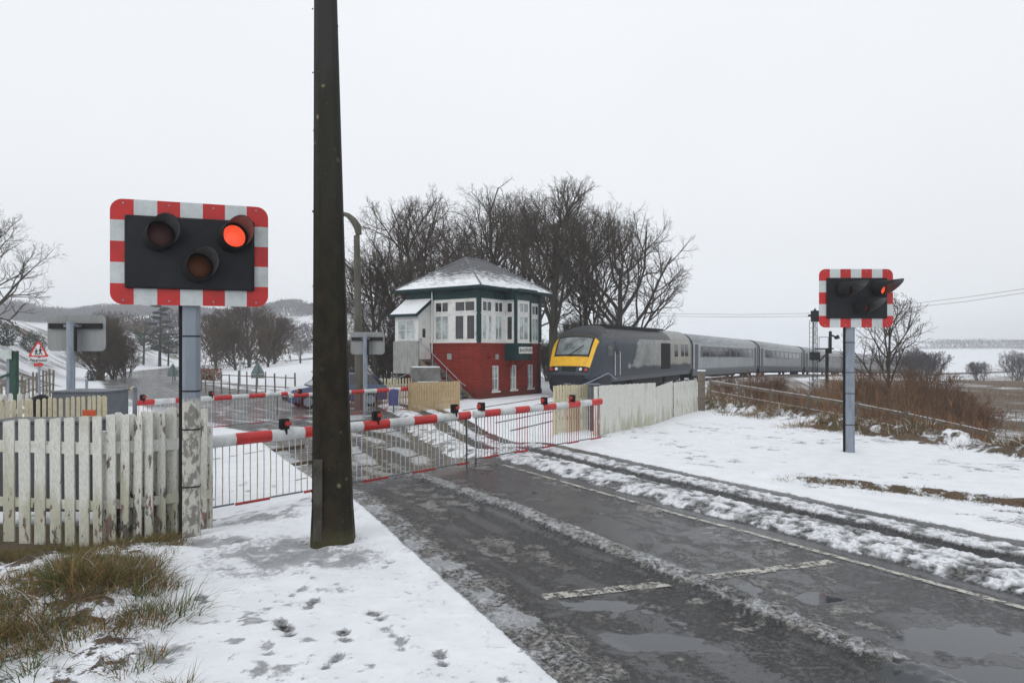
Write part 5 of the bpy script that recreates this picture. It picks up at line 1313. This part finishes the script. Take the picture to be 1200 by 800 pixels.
# ------------------------------------------------------------------ trees
def perp(d, az):
    ref = np.where(np.abs(d[:, 2:3]) > .9, np.array([[1., 0, 0]]), np.array([[0, 0, 1.]]))
    a = np.cross(d, ref); a /= np.linalg.norm(a, axis=1, keepdims=True); b = np.cross(d, a)
    return a*np.cos(az)[:, None]+b*np.sin(az)[:, None]
def grow(seed, H, Rx, Ry, r0, clear=.2, kids=(14, 9, 8, 6, 3), ang=(42, 42, 40, 42, 40), ratio=(.60, .60, .56, .52, .5), trop=(.05, .16, .14, .1, .06), wob=(.05, .13, .17, .2, .22), zc=None, lean=(0, 0), trunkfrac=.8, minr=.0045, tk=1., stems=1):
    rs = np.random.RandomState(seed)
    zc = zc if zc is not None else H*.56
    Rz_up, Rz_dn = H-zc, zc*.92
    out = []
    st = np.zeros((stems, 3)); di = np.tile(np.array([[lean[0], lean[1], 1.]]), (stems, 1))
    if stems > 1:
        di[:, :2] += rs.uniform(-.55, .55, (stems, 2)); st[:, :2] += rs.uniform(-.3, .3, (stems, 2))*Rx*.5
    di /= np.linalg.norm(di, axis=1, keepdims=True)
    Ln = np.full(stems, H*trunkfrac); rad = np.full(stems, r0)
    for lv in range(len(kids)+1):
        n = (7, 6, 5, 4, 3, 3)[min(lv, 5)]
        B = len(st); pts = np.zeros((B, n, 3)); pts[:, 0] = st; d = di.copy()
        for k in range(1, n):
            d = d+rs.normal(0, wob[min(lv, 4)], (B, 3))+np.array([0, 0, trop[min(lv, 4)]]); d /= np.linalg.norm(d, axis=1, keepdims=True)
            pts[:, k] = pts[:, k-1]+d*(Ln/(n-1))[:, None]
        rr = rad[:, None]*np.linspace(1, .38 if lv else .35, n)[None]
        out.append((pts, np.maximum(rr, minr)))
        if lv == len(kids): break
        c = kids[lv]; par = np.repeat(np.arange(B), c)
        lo = clear if lv == 0 else .22
        t_ = lo+(1-lo)*((np.tile(np.arange(c), B)+rs.uniform(0, 1, B*c))/c)
        t_ = np.minimum(t_, .999); seg = t_*(n-1); i0 = np.minimum(seg.astype(int), n-2); fr = (seg-i0)[:, None]
        p = pts[par, i0]*(1-fr)+pts[par, i0+1]*fr; dd = pts[par, i0+1]-pts[par, i0]; dd /= np.linalg.norm(dd, axis=1, keepdims=True)
        a = np.radians(ang[min(lv, 4)]+rs.normal(0, 9, B*c)); az = (np.tile(np.arange(c), B)*2.4+np.repeat(rs.uniform(0, 6.28, B), c)+rs.normal(0, .4, B*c))
        nd = dd*np.cos(a)[:, None]+perp(dd, az)*np.sin(a)[:, None]
        base = (H*.62 if lv == 0 else 0)*1.+(0 if lv == 0 else 1)*Ln[par]
        nl = base*ratio[min(lv, 4)]*(1.15-.55*t_)*rs.uniform(.7, 1.25, B*c)
        if lv == 0: nl = H*ratio[0]*(1.05-.5*t_)*rs.uniform(.8, 1.15, B*c)
        # stay inside an uneven crown envelope
        for _ in range(2):
            e = p+nd*nl[:, None]; rz = np.where(e[:, 2] > zc, Rz_up, Rz_dn)
            azm = np.arctan2(e[:, 1], e[:, 0]); lump = 1+.10*np.sin(azm*3+seed)+.07*np.sin(azm*7+e[:, 2]*1.3+seed*2)
            q = np.sqrt((e[:, 0]/(Rx*lump))**2+(e[:, 1]/(Ry*lump))**2+((e[:, 2]-zc)/(rz*lump))**2)
            nl = np.where(q > 1, nl*np.clip(1.45-q*.6, .15, .95), nl)
        keep = (nl > .05*H/10) & (p[:, 2]+nd[:, 2]*nl > .25)
        rpar = rr[par, i0]*(1-fr[:, 0])+rr[par, i0+1]*fr[:, 0]
        rad = np.minimum(rpar*.72, (.0045+nl*.019)*tk)[keep]
        st, di, Ln = p[keep], nd[keep], nl[keep]
    return out
def branch_mesh(levels, name, m, parent, sides=(9, 6, 4, 3, 3, 3), start=0):
    Vs, Qs, b = [], [], 0
    for lv, (pts, rr) in enumerate(levels):
        s_ = sides[min(lv+start, 5)]; B, n = pts.shape[:2]
        if B == 0: continue
        d = np.gradient(pts, axis=1); d /= np.maximum(np.linalg.norm(d, axis=2, keepdims=True), 1e-9)
        ref = np.where(np.abs(d[:, :, 2:3]) > .9, np.array([1., 0, 0]), np.array([0, 0, 1.]))
        a = np.cross(d, ref); a /= np.linalg.norm(a, axis=2, keepdims=True); c = np.cross(d, a)
        th = 2*np.pi*np.arange(s_)/s_
        V = pts[:, :, None, :]+rr[:, :, None, None]*(a[:, :, None, :]*np.cos(th)[None, None, :, None]+c[:, :, None, :]*np.sin(th)[None, None, :, None])
        i = np.arange(B*n*s_).reshape(B, n, s_)+b
        Q = np.stack([i[:, :-1, :], np.roll(i, -1, 2)[:, :-1, :], np.roll(i, -1, 2)[:, 1:, :], i[:, 1:, :]], -1)
        Vs.append(V.reshape(-1, 3)); Qs.append(Q.reshape(-1, 4)); b += B*n*s_
    return np_mesh(name, np.concatenate(Vs), np.concatenate(Qs), m, smooth=True, parent=parent)
def tree(label, px, Y, zg, top_py, seed, Rx, r0=.25, group=None, bark='bark', twig='twig', split=2, Ry=None, name='bare_tree', cat='tree', **kw):
    x = P(px, 0, Y).x; zg = hz(x, Y) if zg is None else zg; H = zof(top_py, Y)-zg
    t = thing(name, label, cat, (x, Y, zg-.05), 0, group)
    lv = grow(seed, H, Rx, Ry or Rx, r0, **kw)
    branch_mesh(lv[:split], 'trunk', M[bark], t); branch_mesh(lv[split:], 'crown', M[twig], t, start=split)
    return t
M['brown_twig'] = mat('warm_brown_twigs', (.105, .078, .055), .95, (.13, .10, .07), .5, spec=.1)
BIG = dict(kids=(14, 7, 7, 5, 3), ratio=(.72, .58, .56, .52, .5), ang=(48, 44, 42, 42, 40))
TG = 'tall bare trees behind the signal box'
tree('big bare tree left of the signal box roof, its crown low and wide', 486, 47, -.3, 232, 11, 6.6, .24, TG, clear=.12, bark='bark_green', **BIG)
tree('round crowned bare tree directly above the signal box roof', 578, 54, -.3, 226, 12, 7.4, .26, TG, clear=.2, **BIG)
tree('tallest bare tree, rising upright just behind the right end of the signal box', 650, 48, -.4, 203, 13, 5.0, .40, TG, clear=.2, bark='bark_green', kids=(16, 8, 6, 5, 3), ang=(34, 38, 38, 40, 40), trunkfrac=.78)
tree('broad bare tree spreading over the power car at the right edge of the group', 722, 51, -.5, 230, 14, 6.3, .34, TG, clear=.10, bark='bark', zc=5.6, kids=(14, 8, 6, 5, 3), ang=(50, 42, 40, 42, 40), trunkfrac=.62, ratio=(.62, .6, .56, .52, .5))
tree('slender bare tree between the tallest one and the broad one', 690, 56, -.5, 238, 15, 5.2, .24, TG, clear=.15, kids=(12, 8, 7, 6, 3))
tree('bare tree filling the gap between the street lamp tree and the roof ridge', 530, 58, -.3, 252, 21, 6.2, .24, TG, clear=.15, **BIG)
tree('bare tree half hidden behind the roof of the signal box at its right end', 612, 60, -.3, 250, 22, 6.2, .24, TG, clear=.15, **BIG)
tree('dense low bare tree just right of the street lamp', 440, 40, -.3, 280, 16, 3.2, .16, TG, clear=.05, kids=(16, 9, 8, 5, 3), bark='bark_green', zc=3.4)
tree('low ivy tangled bare tree behind the porch of the signal box', 478, 42, -.3, 300, 17, 3.0, .14, TG, clear=.05, kids=(14, 8, 8, 5, 3), bark='bark_green', zc=3.0)
tree('small bare tree peeping out left of the tall dark column', 384, 55, -.3, 338, 18, 2.6, .14, TG, clear=.1, kids=(12, 8, 7, 5, 2))
tree('bare ash tree entering the picture from the left edge', -50, 38, 0, 232, 19, 5.0, .20, None, clear=.2, kids=(12, 7, 6, 5, 3), twig='twig', zc=6.2)
tree('small open bare tree in the brown scrub right of the right hand signal', 1041, 31, -1.2, 343, 20, 2.05, .10, None, clear=.22, kids=(11, 6, 5, 4), ang=(48, 42, 40, 42, 40), minr=.006, zc=3.4)
DG = 'bare trees beyond the far road'
kw = dict(kids=(22, 9, 7, 4), minr=.009, tk=1.1, ratio=(.7, .58, .56, .52, .5), zc=4.2, twig='brown_twig')
tree('tall bare tree at the middle of the clump beyond the far road', 292, 84, None, 354, 31, 7.0, .22, DG, clear=.05, **kw)
tree('rounded bare tree at the left of the clump, beside the flaking signal post', 253, 80, None, 370, 32, 6.2, .18, DG, clear=.04, **kw)
tree('bare tree at the right of the clump above the snowy field', 322, 90, None, 370, 33, 6.6, .18, DG, clear=.04, **kw)
tree('low spreading bare tree in the middle of the clump, in front of the tallest', 276, 74, None, 384, 35, 5.0, .16, DG, clear=.03, **kw)
tree('low bare tree at the far right of the clump, touching the snowy field', 314, 72, None, 392, 36, 4.6, .14, DG, clear=.03, **kw)
tree('pale frosted tree standing in the snowy field left of the tall dark column', 352, 78, None, 398, 34, 3.0, .12, None, clear=.15, twig='twig_pale', kids=(12, 8, 7, 5), minr=.012)
def shrub(label, px, Y, top_py, seed, Rx, group, twig='twig', zg=None, name='bare_shrub', kids=(12, 9, 7), stems=7, minr=.008):
    x = P(px, 0, Y).x; zg = hz(x, Y)-.1 if zg is None else zg; H = max(.8, zof(top_py, Y)-zg)
    t = thing(name, label, 'shrub', (x, Y, zg), 0, group)
    lv = grow(seed, H, Rx, Rx, .05*H/3, clear=.04, kids=kids, stems=stems, ang=(38, 40, 40, 40, 40), zc=H*.45, minr=minr, tk=.8)
    branch_mesh(lv, 'branches', M[twig], t, start=2); return t
M['red_twig'] = mat('russet_twigs', (.18, .098, .058), .9, (.135, .080, .052), .6)
M['violet_twig'] = mat('violet_grey_twigs', (.11, .095, .11), .9)
TH = 'brown thicket on the bank of the far road'
shrub('tall brown thicket immediately right of the sign back at far left', 119, 54, 370, 41, 2.6, TH, 'brown_twig', kids=(12, 8, 6), stems=11, minr=.009)
shrub('middle part of the brown thicket sloping to the far road', 134, 57, 388, 42, 2.4, TH, 'brown_twig', kids=(10, 7, 5), stems=8, minr=.009)
shrub('lowest end of the brown thicket, nearest the small white board', 146, 60, 406, 43, 2.0, TH, 'brown_twig', kids=(9, 7, 5), stems=7, minr=.009)
# conifers
def conifer(label, px, Y, top_py, seed, Rx, tall=True):
    x = P(px, 0, Y).x; zg = hz(x, Y); H = zof(top_py, Y)-zg; t = thing('pine_tree', label, 'tree', (x, Y, zg), 0, 'pines beyond the far road')
    rs = np.random.RandomState(seed); lean = rs.uniform(-.03, .03)
    b = MB(); b.tube([(0, 0, -.2), (lean*H, 0, H*.5), (lean*H*1.3, .1, H*.98)], [.02*H+.05, .012*H+.03, .03], 8)
    cl = []
    n_ = 22 if tall else 26
    for k in range(n_):
        f = .22+.78*(k+rs.uniform(0, 1))/n_ if tall else rs.uniform(.45, .95)
        az = k*2.4+rs.uniform(-.5, .5)
        ln = Rx*((1.05-f)**.55 if tall else math.sqrt(max(.05, 1-((f-.66)/.36)**2)))*rs.uniform(.5, 1.1)
        s_ = Vector((lean*H*f*1.3, 0, H*f)) if tall else Vector((0, 0, H*f*.7)); e = s_+Vector((math.cos(az)*ln, math.sin(az)*ln, (ln*.12*rs.uniform(-1, 1.6)) if tall else H*f*.22+.1))
        b.tube([s_, (s_+e)/2+Vector((0, 0, .1)), e], [.05, .035, .02], 4)
        for q in ((.45, .75, 1.0) if tall else (.6, .85, 1.05)): cl.append((s_.lerp(e, q), rs.uniform(.35, .6)*(1.1 if tall else 1.3)*H/9))
    b.build('trunk', M['bark'], t, smooth=True)
    V, Q = [], []
    for c, r in cl:
        m_ = 120; p = rs.normal(0, 1, (m_, 3)); p /= np.linalg.norm(p, axis=1, keepdims=True); p *= (rs.uniform(0, 1, (m_, 1))**.4)*r; p[:, 2] *= .38
        p += np.array(c); a = rs.normal(0, 1, (m_, 3)); a /= np.linalg.norm(a, axis=1, keepdims=True); a *= .11*H/9; bb = np.cross(a, rs.normal(0, 1, (m_, 3))); bb /= np.linalg.norm(bb, axis=1, keepdims=True); bb *= .03*H/9
        k0 = sum(len(v) for v in V); V.append(np.stack([p-a, p-bb, p+a, p+bb], 1).reshape(-1, 3)); Q.append(np.arange(m_*4).reshape(-1, 4)+k0)
    np_mesh('crown', np.concatenate(V), np.concatenate(Q), M['needle'], parent=t)
conifer('tall ragged pine with layered branches between the sign back and the flaking post', 187, 96, 354, 51, 3.2)
conifer('broad round topped pine left of the tall ragged pine', 168, 92, 380, 52, 3.8, False)
conifer('dark low pine behind the triangular sign back on the far road', 197, 99, 390, 53, 3.0, False)

def leaf_mass(name, label, cat, px, Y, w, h, d, m, seed, n_=1500, leaf=.07, box=False, group=None, zg=None):
    x = P(px, 0, Y).x; zg = hz(x, Y) if zg is None else zg; t = thing(name, label, cat, (x, Y, zg), 0, group); rs = np.random.RandomState(seed)
    if box: p = rs.uniform(-.5, .5, (n_, 3))*np.array([w, d, h]); p[:, 2] += h/2
    else:
        p = rs.normal(0, 1, (n_, 3)); p /= np.linalg.norm(p, axis=1, keepdims=True); p *= rs.uniform(.2, 1, (n_, 1))**.35
        az = np.arctan2(p[:, 1], p[:, 0]); p *= (1+.18*np.sin(az*3+seed)+.12*np.sin(az*7+p[:, 2]*4))[:, None]
        p = p*np.array([w/2, d/2, h*.62])+np.array([0, 0, h*.42]); p[:, 2] = np.maximum(p[:, 2], 0)
    a = rs.normal(0, 1, (n_, 3)); a /= np.linalg.norm(a, axis=1, keepdims=True); a *= leaf*rs.uniform(.6, 1.4, (n_, 1)); bb = np.cross(a, rs.normal(0, 1, (n_, 3))); bb /= np.linalg.norm(bb, axis=1, keepdims=True); bb *= leaf*.45
    np_mesh('foliage', np.stack([p-a, p-bb, p+a, p+bb], 1).reshape(-1, 3), np.arange(n_*4).reshape(-1, 4), m, parent=t)
    b = MB()
    for k in range(6): b.tube([(rs.uniform(-.2, .2)*w, rs.uniform(-.2, .2)*d, -.1), (rs.uniform(-.35, .35)*w, rs.uniform(-.3, .3)*d, h*.8)], [.05, .015], 4)
    b.build('stems', M['bark'], t)
leaf_mass('beech_hedge', 'clipped rust coloured beech hedge just right of the flaking signal post', 'hedge', 244, 54, 2.0, .95, 1.0, mat('rust_beech_leaves', (.20, .065, .022), .8, (.28, .10, .04), 3), 61, 2600, .06, True)
gsh = mat('grey_green_leaves', (.045, .055, .040), .8, (.07, .075, .06), 2)
leaf_mass('evergreen_shrub', 'grey green shrub on the snowy slope above the playground sign', 'shrub', 38, 62, 2.3, 1.9, 1.8, gsh, 62, 2200, .08)
leaf_mass('evergreen_shrub', 'dark shrub on the slope at the left edge above the name board', 'shrub', 2, 52, 2.6, 1.9, 1.8, gsh, 63, 2200, .08)
leaf_mass('evergreen_shrub', 'small round dark bush on the slope by the far road, under the sign back', 'shrub', 107, 52, .8, .9, .7, gsh, 64, 900, .05)
FB = 'bushes dotted over the far fields at right'
for px, Y, top, rx, lb, kd in ((1084, 88, 413, 5.0, 'large violet grey bush behind the scrub hump at right', (9, 6, 5)), (1148, 110, 424, 3.6, 'small violet grey bush in the snowy field', (7, 5, 4)), (1192, 118, 411, 5.2, 'violet grey bush at the right edge of the far field', (8, 6, 4)), (1068, 96, 408, 4.2, 'violet grey bush behind the small open bare tree', (8, 6, 4))):
    shrub(lb, px, Y, top, px, rx, FB, 'violet_twig', kids=kd, stems=9, minr=.014)
BT = 'dark bare bushes behind the signal box'
for k, (px, Y, top, rx, lb) in enumerate(((446, 41, 392, 1.9, 'low dark bare bush right of the street lamp, under the dense low tree'), (470, 43, 384, 2.0, 'dark bare bush below the porch skirt of the signal box'), (643, 52, 398, 1.8, 'dark bare bush in the gap between signal box and train'), (676, 54, 372, 2.2, 'dark bare bush showing over the nose of the power car'), (712, 55, 374, 2.4, 'dark bare bush behind the roof of the power car'), (412, 46, 396, 2.0, 'low bare bush between the dark column and the street lamp'))):
    shrub(lb, px, Y, top, 400+k, rx, BT, 'twig', kids=(11, 7, 5), stems=9, minr=.007)
RG = 'russet bushes standing in the scrub by the railway'
for k, (px, Y, top, rx, wh) in enumerate(((850, 33, 440, 1.3, 'just behind the post at the fence end'), (885, 31, 436, 1.3, 'below the first coach joint'), (912, 36, 441, 1.6, 'below the second coach joint'), (1012, 29, 436, 1.3, 'left of the small open bare tree'), (1070, 30, 430, 1.7, 'right of the small open bare tree'), (1098, 28, 436, 1.4, 'at the top of the scrub hump'), (1126, 26, 456, 1.3, 'where the scrub hump falls away'), (1152, 24, 474, 1.2, 'near the low right end of the rail fence'))):
    shrub('russet twiggy bush '+wh, px, Y, top, 300+k, rx, RG, 'red_twig', kids=(7, 5, 4), stems=7, minr=.005)
# tree lines on the horizon, each an uneven belt of bare crowns
def belt(label, px0, px1, Y, hm, seed, dens, m='violet_twig'):
    rs = np.random.RandomState(seed); x0, x1 = P(px0, 0, Y).x, P(px1, 0, Y).x; n_ = int((x1-x0)*dens)
    x = rs.uniform(x0, x1, n_); y = Y+rs.uniform(-1, 1, n_)*min(12, Y*.04); zg = H0(x, y); prof = hm*(.35+.9*fbm(x, x*0, 3/max(20, (x1-x0)*.2), 3, seed))
    f = rs.uniform(0, 1, n_)**.7; p = np.stack([x, y, zg+prof*f], 1)
    a = rs.normal(0, 1, (n_, 3)); a /= np.linalg.norm(a, axis=1, keepdims=True); a *= hm*.10; a[:, 2] = np.abs(a[:, 2])*1.6
    bb = np.cross(a, rs.normal(0, 1, (n_, 3))); bb /= np.linalg.norm(bb, axis=1, keepdims=True); bb *= hm*.02
    tag(np_mesh('distant_woodland', np.stack([p-a, p-bb, p+a, p+bb], 1).reshape(-1, 3), np.arange(n_*4).reshape(-1, 4), M[m]), label, 'woodland', kind='stuff')
belt('hazy wood on the far hill at the left edge', -60, 62, 400, 12, 71, 120)
belt('hazy wooded ridge behind the pines and the bare clump', 60, 460, 430, 10, 72, 110)
belt('hazy grey wood closing the view behind the pines', 90, 236, 190, 9, 75, 90)
belt('hazy grey wood rising behind the frosted tree', 325, 400, 200, 8, 76, 60)
belt('brown undergrowth round the feet of the bare clump beyond the far road', 232, 338, 88, 3.2, 77, 95, 'brown_twig')
belt('brown grey undergrowth on the bank behind the pines', 140, 212, 112, 3.6, 78, 70, 'brown_twig')
belt('scattered rough hedge across the far right field', 1060, 1320, 165, 1.6, 79, 26)
belt('thin line of trees on the horizon at right', 1090, 1330, 480, 6, 73, 60)
belt('dark hedge line running along the right horizon', 1040, 1330, 430, 2.2, 74, 70)

# ------------------------------------------------------------------ grass, scrub
def strips(name, base, tipdir, ln, wd, m, mi=None, droop=.35, seg=3, seed=0, parent=None):
    """curved thin blades; base (N,3), tipdir (N,3), ln (N), wd (N)"""
    rs = np.random.RandomState(seed); n_ = len(base); side = np.cross(tipdir, np.array([0, 0, 1.])+rs.normal(0, .4, (n_, 3))); side /= np.maximum(np.linalg.norm(side, axis=1, keepdims=True), 1e-6)
    V = []
    hd = tipdir.copy(); hd[:, 2] = 0
    for k in range(seg+1):
        f = k/seg; c = base+tipdir*(ln*f)[:, None]+hd*(droop*ln*f*f)[:, None]; c[:, 2] -= (droop*ln*f**2.2)*np.linalg.norm(hd, axis=1)*1.2
        w = (wd*(1-f*.92))[:, None]; V += [c-side*w, c+side*w]
    V = np.stack(V, 1).reshape(-1, 3); i = np.arange(n_)[:, None]*(2*(seg+1))
    Q = np.concatenate([np.concatenate([i+2*k, i+2*k+1, i+2*k+3, i+2*k+2], 1) for k in range(seg)])
    mm = None if mi is None else np.tile(mi, seg)
    return np_mesh(name, V, Q, m, mm, parent=parent)
def gmat(name, a, b):
    n = N(name); v = n.pos(); f = n.noise(v, 9, 2); n.set(color=n.mix(n.mrange(f, .35, .65), a, b), rough=.75, spec=.25); return n.m
GR = [gmat('olive_grass', (.085, .095, .028), (.13, .12, .045)), gmat('straw_grass', (.30, .19, .085), (.22, .13, .05)), gmat('fresh_green_grass', (.075, .13, .028), (.06, .09, .022)), gmat('dark_brown_grass', (.07, .042, .022), (.12, .07, .035)), M['snow']]
def clumps(name, label, centres, per, hgt, seed, probs, spread=.10, wide=.0035, lean=.55):
    rs = np.random.RandomState(seed); B, D_, L_, W_, I_ = [], [], [], [], []
    for (x, y, k) in centres:
        n_ = int(per*k); r = spread*(.6+.6*k); bx = rs.normal(0, r, n_); by = rs.normal(0, r, n_)
        z = hz(x, y); B.append(np.stack([x+bx, y+by, np.full(n_, z-.02)], 1))
        d = np.stack([bx/r*lean*.6+rs.normal(0, lean*.5, n_), by/r*lean*.6+rs.normal(0, lean*.5, n_), np.ones(n_)], 1); d /= np.linalg.norm(d, axis=1, keepdims=True); D_.append(d)
        L_.append(hgt*k*rs.uniform(.4, 1.15, n_)); W_.append(np.full(n_, wide)*rs.uniform(.6, 1.4, n_)); pr = probs[rs.randint(len(probs))]; I_.append(rs.choice(len(GR), n_, p=pr))
    o = strips(name, np.concatenate(B), np.concatenate(D_), np.concatenate(L_), np.concatenate(W_), GR, np.concatenate(I_), seed=seed, droop=.55)
    return tag(o, label, 'grass', kind='stuff')
rs = np.random.RandomState(2); cs = []
while len(cs) < 215:
    x = rs.uniform(-4.6, -1.9); y = rs.uniform(4.1, 7.5)
    lim = -2.42-.50*(y-4.5)
    if x > lim+rs.normal(0, .10): continue
    nn_ = fbm(np.array([x]), np.array([y]), 1.9, 2, 41)[0]
    if nn_ < (.47 if y > 5.7 else .41) and rs.rand() < .93: continue
    k = (.4+.45*rs.rand() if y > 5.9 else .5+.5*rs.rand())*(.7+1.2*max(0, nn_-.45))
    if y > 6.6: k *= .65
    cs.append((x, y, k))
PB = [[.40, .30, .14, .14, .02], [.18, .56, .04, .20, .02], [.38, .08, .47, .05, .02], [.28, .40, .10, .20, .02]]
clumps('tussock_grass', 'brown and green tussock grass with snow between in the left foreground', cs, 105, .33, 3, PB, .075, .0034)
cs = [(P(160, 0, 6.55).x+rs.normal(0, .10), 6.5+rs.normal(0, .10), rs.uniform(.4, .7)) for _ in range(12)]+[(P(150, 0, 6.1).x+rs.normal(0, .14), 6.15+rs.normal(0, .08), rs.uniform(.35, .6)) for _ in range(8)]
clumps('green_grass_tuft', 'bright green grass tuft poking through snow in front of the picket fence', cs, 70, .24, 4, [[.2, .05, .7, .05, 0]], .06, .003)
cs = []
for _ in range(420):
    px = rs.uniform(-10, 215); Y = 7.45+rs.uniform(-.22, .38); cs.append(((px-600)/F*Y, Y, rs.uniform(.3, .85)))
clumps('fence_foot_grass', 'rough brown green grass along the foot of the peeling picket fence', cs, 42, .20, 5, [[.45, .2, .15, .2, 0], [.3, .3, .1, .3, 0]], .08, .003)
cs = []
for _ in range(240):
    y = rs.uniform(8.2, 11.0); gx = float(np.interp(y, [6, 8, 9, 10.4, 11.4], [11, 8.3, 6.95, 5.15, 3.9])); cs.append((gx+rs.normal(.08, .10), y, rs.uniform(.25, .7)))
clumps('verge_edge_grass', 'fringe of dead grass along the cut edge of the right hand verge', cs, 26, .13, 6, PB, .07, .003)
cs = []
for _ in range(620):
    y = rs.uniform(11.5, 26); x = float(xB(y))+rs.normal(.25, .45)
    if fbm(np.array([x]), np.array([y]), .8, 2, 43)[0] < .46: continue
    cs.append((x, y, rs.uniform(.5, 1.1)))
clumps('bank_grass', 'snow laden tussocks of yellow brown grass on the bank behind the right hand verge', cs, 34, .36, 7, [[.22, .46, .0, .20, .12], [.27, .33, .02, .24, .14], [.15, .55, 0, .22, .08]], .13, .006)
cs = [(P(704, 0, 16.5).x, 16.5, .8), (P(707, 0, 16.4).x, 16.4, .6)]
cb_ = [(-1.985+.26*math.cos(a), 7.40+.26*math.sin(a), .35+.2*math.sin(a*3)) for a in [k*.42 for k in range(15)]]+[(7.1+.12*math.cos(a), 14.05+.12*math.sin(a), .5) for a in range(6)]+[(-3.7+.16*math.cos(a), 7.72+.16*math.sin(a), .45) for a in range(6)]
clumps('post_foot_grass', 'short muddy grass round the feet of the dark column and the signal posts', cb_, 34, .12, 12, [[.3, .15, .1, .44, .01]], .05, .003)
clumps('corner_tuft', 'dark green tuft at the foot of the white boarded fence', cs, 90, .16, 8, [[.7, .1, .1, .1, 0]], .08, .004)
cs = []
for _ in range(260):
    y = rs.uniform(8.6, 21); x = rs.uniform(3.4, float(xB(y)))
    if x-float(xL(y)) < 3.4 or fbm(np.array([x]), np.array([y]), .7, 2, 44)[0] < .50: continue
    cs.append((x, y, rs.uniform(.2, .6)))
clumps('verge_grass_tips', 'sparse grass tips poking through the snow of the right hand verge', cs, 14, .10, 9, PB, .10, .003, .9)
# russet scrub between the bank and the railway
def scrub(label, n_, reg, hgt, seed, mats, name='russet_scrub'):
    rs = np.random.RandomState(seed); V = []
    x, y = reg(rs, n_); u = tu(x, y); db = x-xB(y)
    keep = (u > 5.2) & (db > .5); x, y = x[keep], y[keep]; dens = fbm(x, y, .22, 3, seed); keep = dens+rs.uniform(-.15, .15, len(x)) > .42; x, y = x[keep], y[keep]
    z = ground(x, y)[0]; n2 = len(x); h = hgt(x, y)*(.6+.9*fbm(x, y, .3, 3, seed+4))*rs.uniform(.6, 1.15, n2)
    d = np.stack([rs.normal(0, .17, n2), rs.normal(0, .17, n2), np.ones(n2)], 1); d /= np.linalg.norm(d, axis=1, keepdims=True)
    B = [np.stack([x, y, z-.05], 1)]; D_ = [d]; L_ = [h]; W_ = [np.full(n2, .008)]
    for k in range(5):     # side twigs
        f = rs.uniform(.25, .9, n2); B.append(B[0]+d*(h*f)[:, None]); dd = d+rs.normal(0, .5, (n2, 3)); dd[:, 2] = np.abs(dd[:, 2])+.25; dd /= np.linalg.norm(dd, axis=1, keepdims=True)
        D_.append(dd); L_.append(h*rs.uniform(.2, .45, n2)); W_.append(np.full(n2, .0055))
    mi = rs.choice(len(mats), n2, p=[.38, .24, .38]); mi = np.tile(mi, 6)
    tag(strips(name, np.concatenate(B), np.concatenate(D_), np.concatenate(L_), np.concatenate(W_), mats, mi, droop=.12, seg=2, seed=seed), label, 'scrub', kind='stuff')
SM = [M['red_twig'], M['brown_twig'], gmat('dead_straw_stems', (.30, .17, .08), (.20, .10, .05))]
def regA(rs, n_): y = rs.uniform(14, 46, n_); a = rs.uniform(.29, .72, n_); return a*y, y
def hA(x, y): a = x/y; return .95+1.25*sm(.42, .52, a)*sm(.68, .56, a)*sm(20, 27, y)-.25*sm(.6, .72, a)
scrub('russet willow scrub and dead stems between the post and rail fence and the railway', 9000, regA, hA, 91, SM)
def regB(rs, n_): y = rs.uniform(30, 100, n_); a = rs.uniform(.5, .95, n_); return a*y, y
scrub('low brown heather and dead stems covering the dark field at right', 9000, regB, lambda x, y: .45+0*x, 92, SM, 'heather')

# ------------------------------------------------------------------ haze
hv = MB().box(-1450, 1450, -80, 1450, -14, 95).build('haze', None) if False else None
b = MB().box(-1400, 1400, -55, 1400, -16, 44)
hm = bpy.data.materials.new('haze'); hm.use_nodes = True; q = hm.node_tree; q.nodes.clear(); oo = q.nodes.new('ShaderNodeOutputMaterial'); pv = q.nodes.new('ShaderNodeVolumePrincipled')
pv.inputs['Color'].default_value = (.90, .93, .97, 1); pv.inputs['Density'].default_value = .0009; pv.inputs['Anisotropy'].default_value = 0
q.links.new(pv.outputs[0], oo.inputs['Volume'])
tag(b.build('haze', hm), kind='stuff')
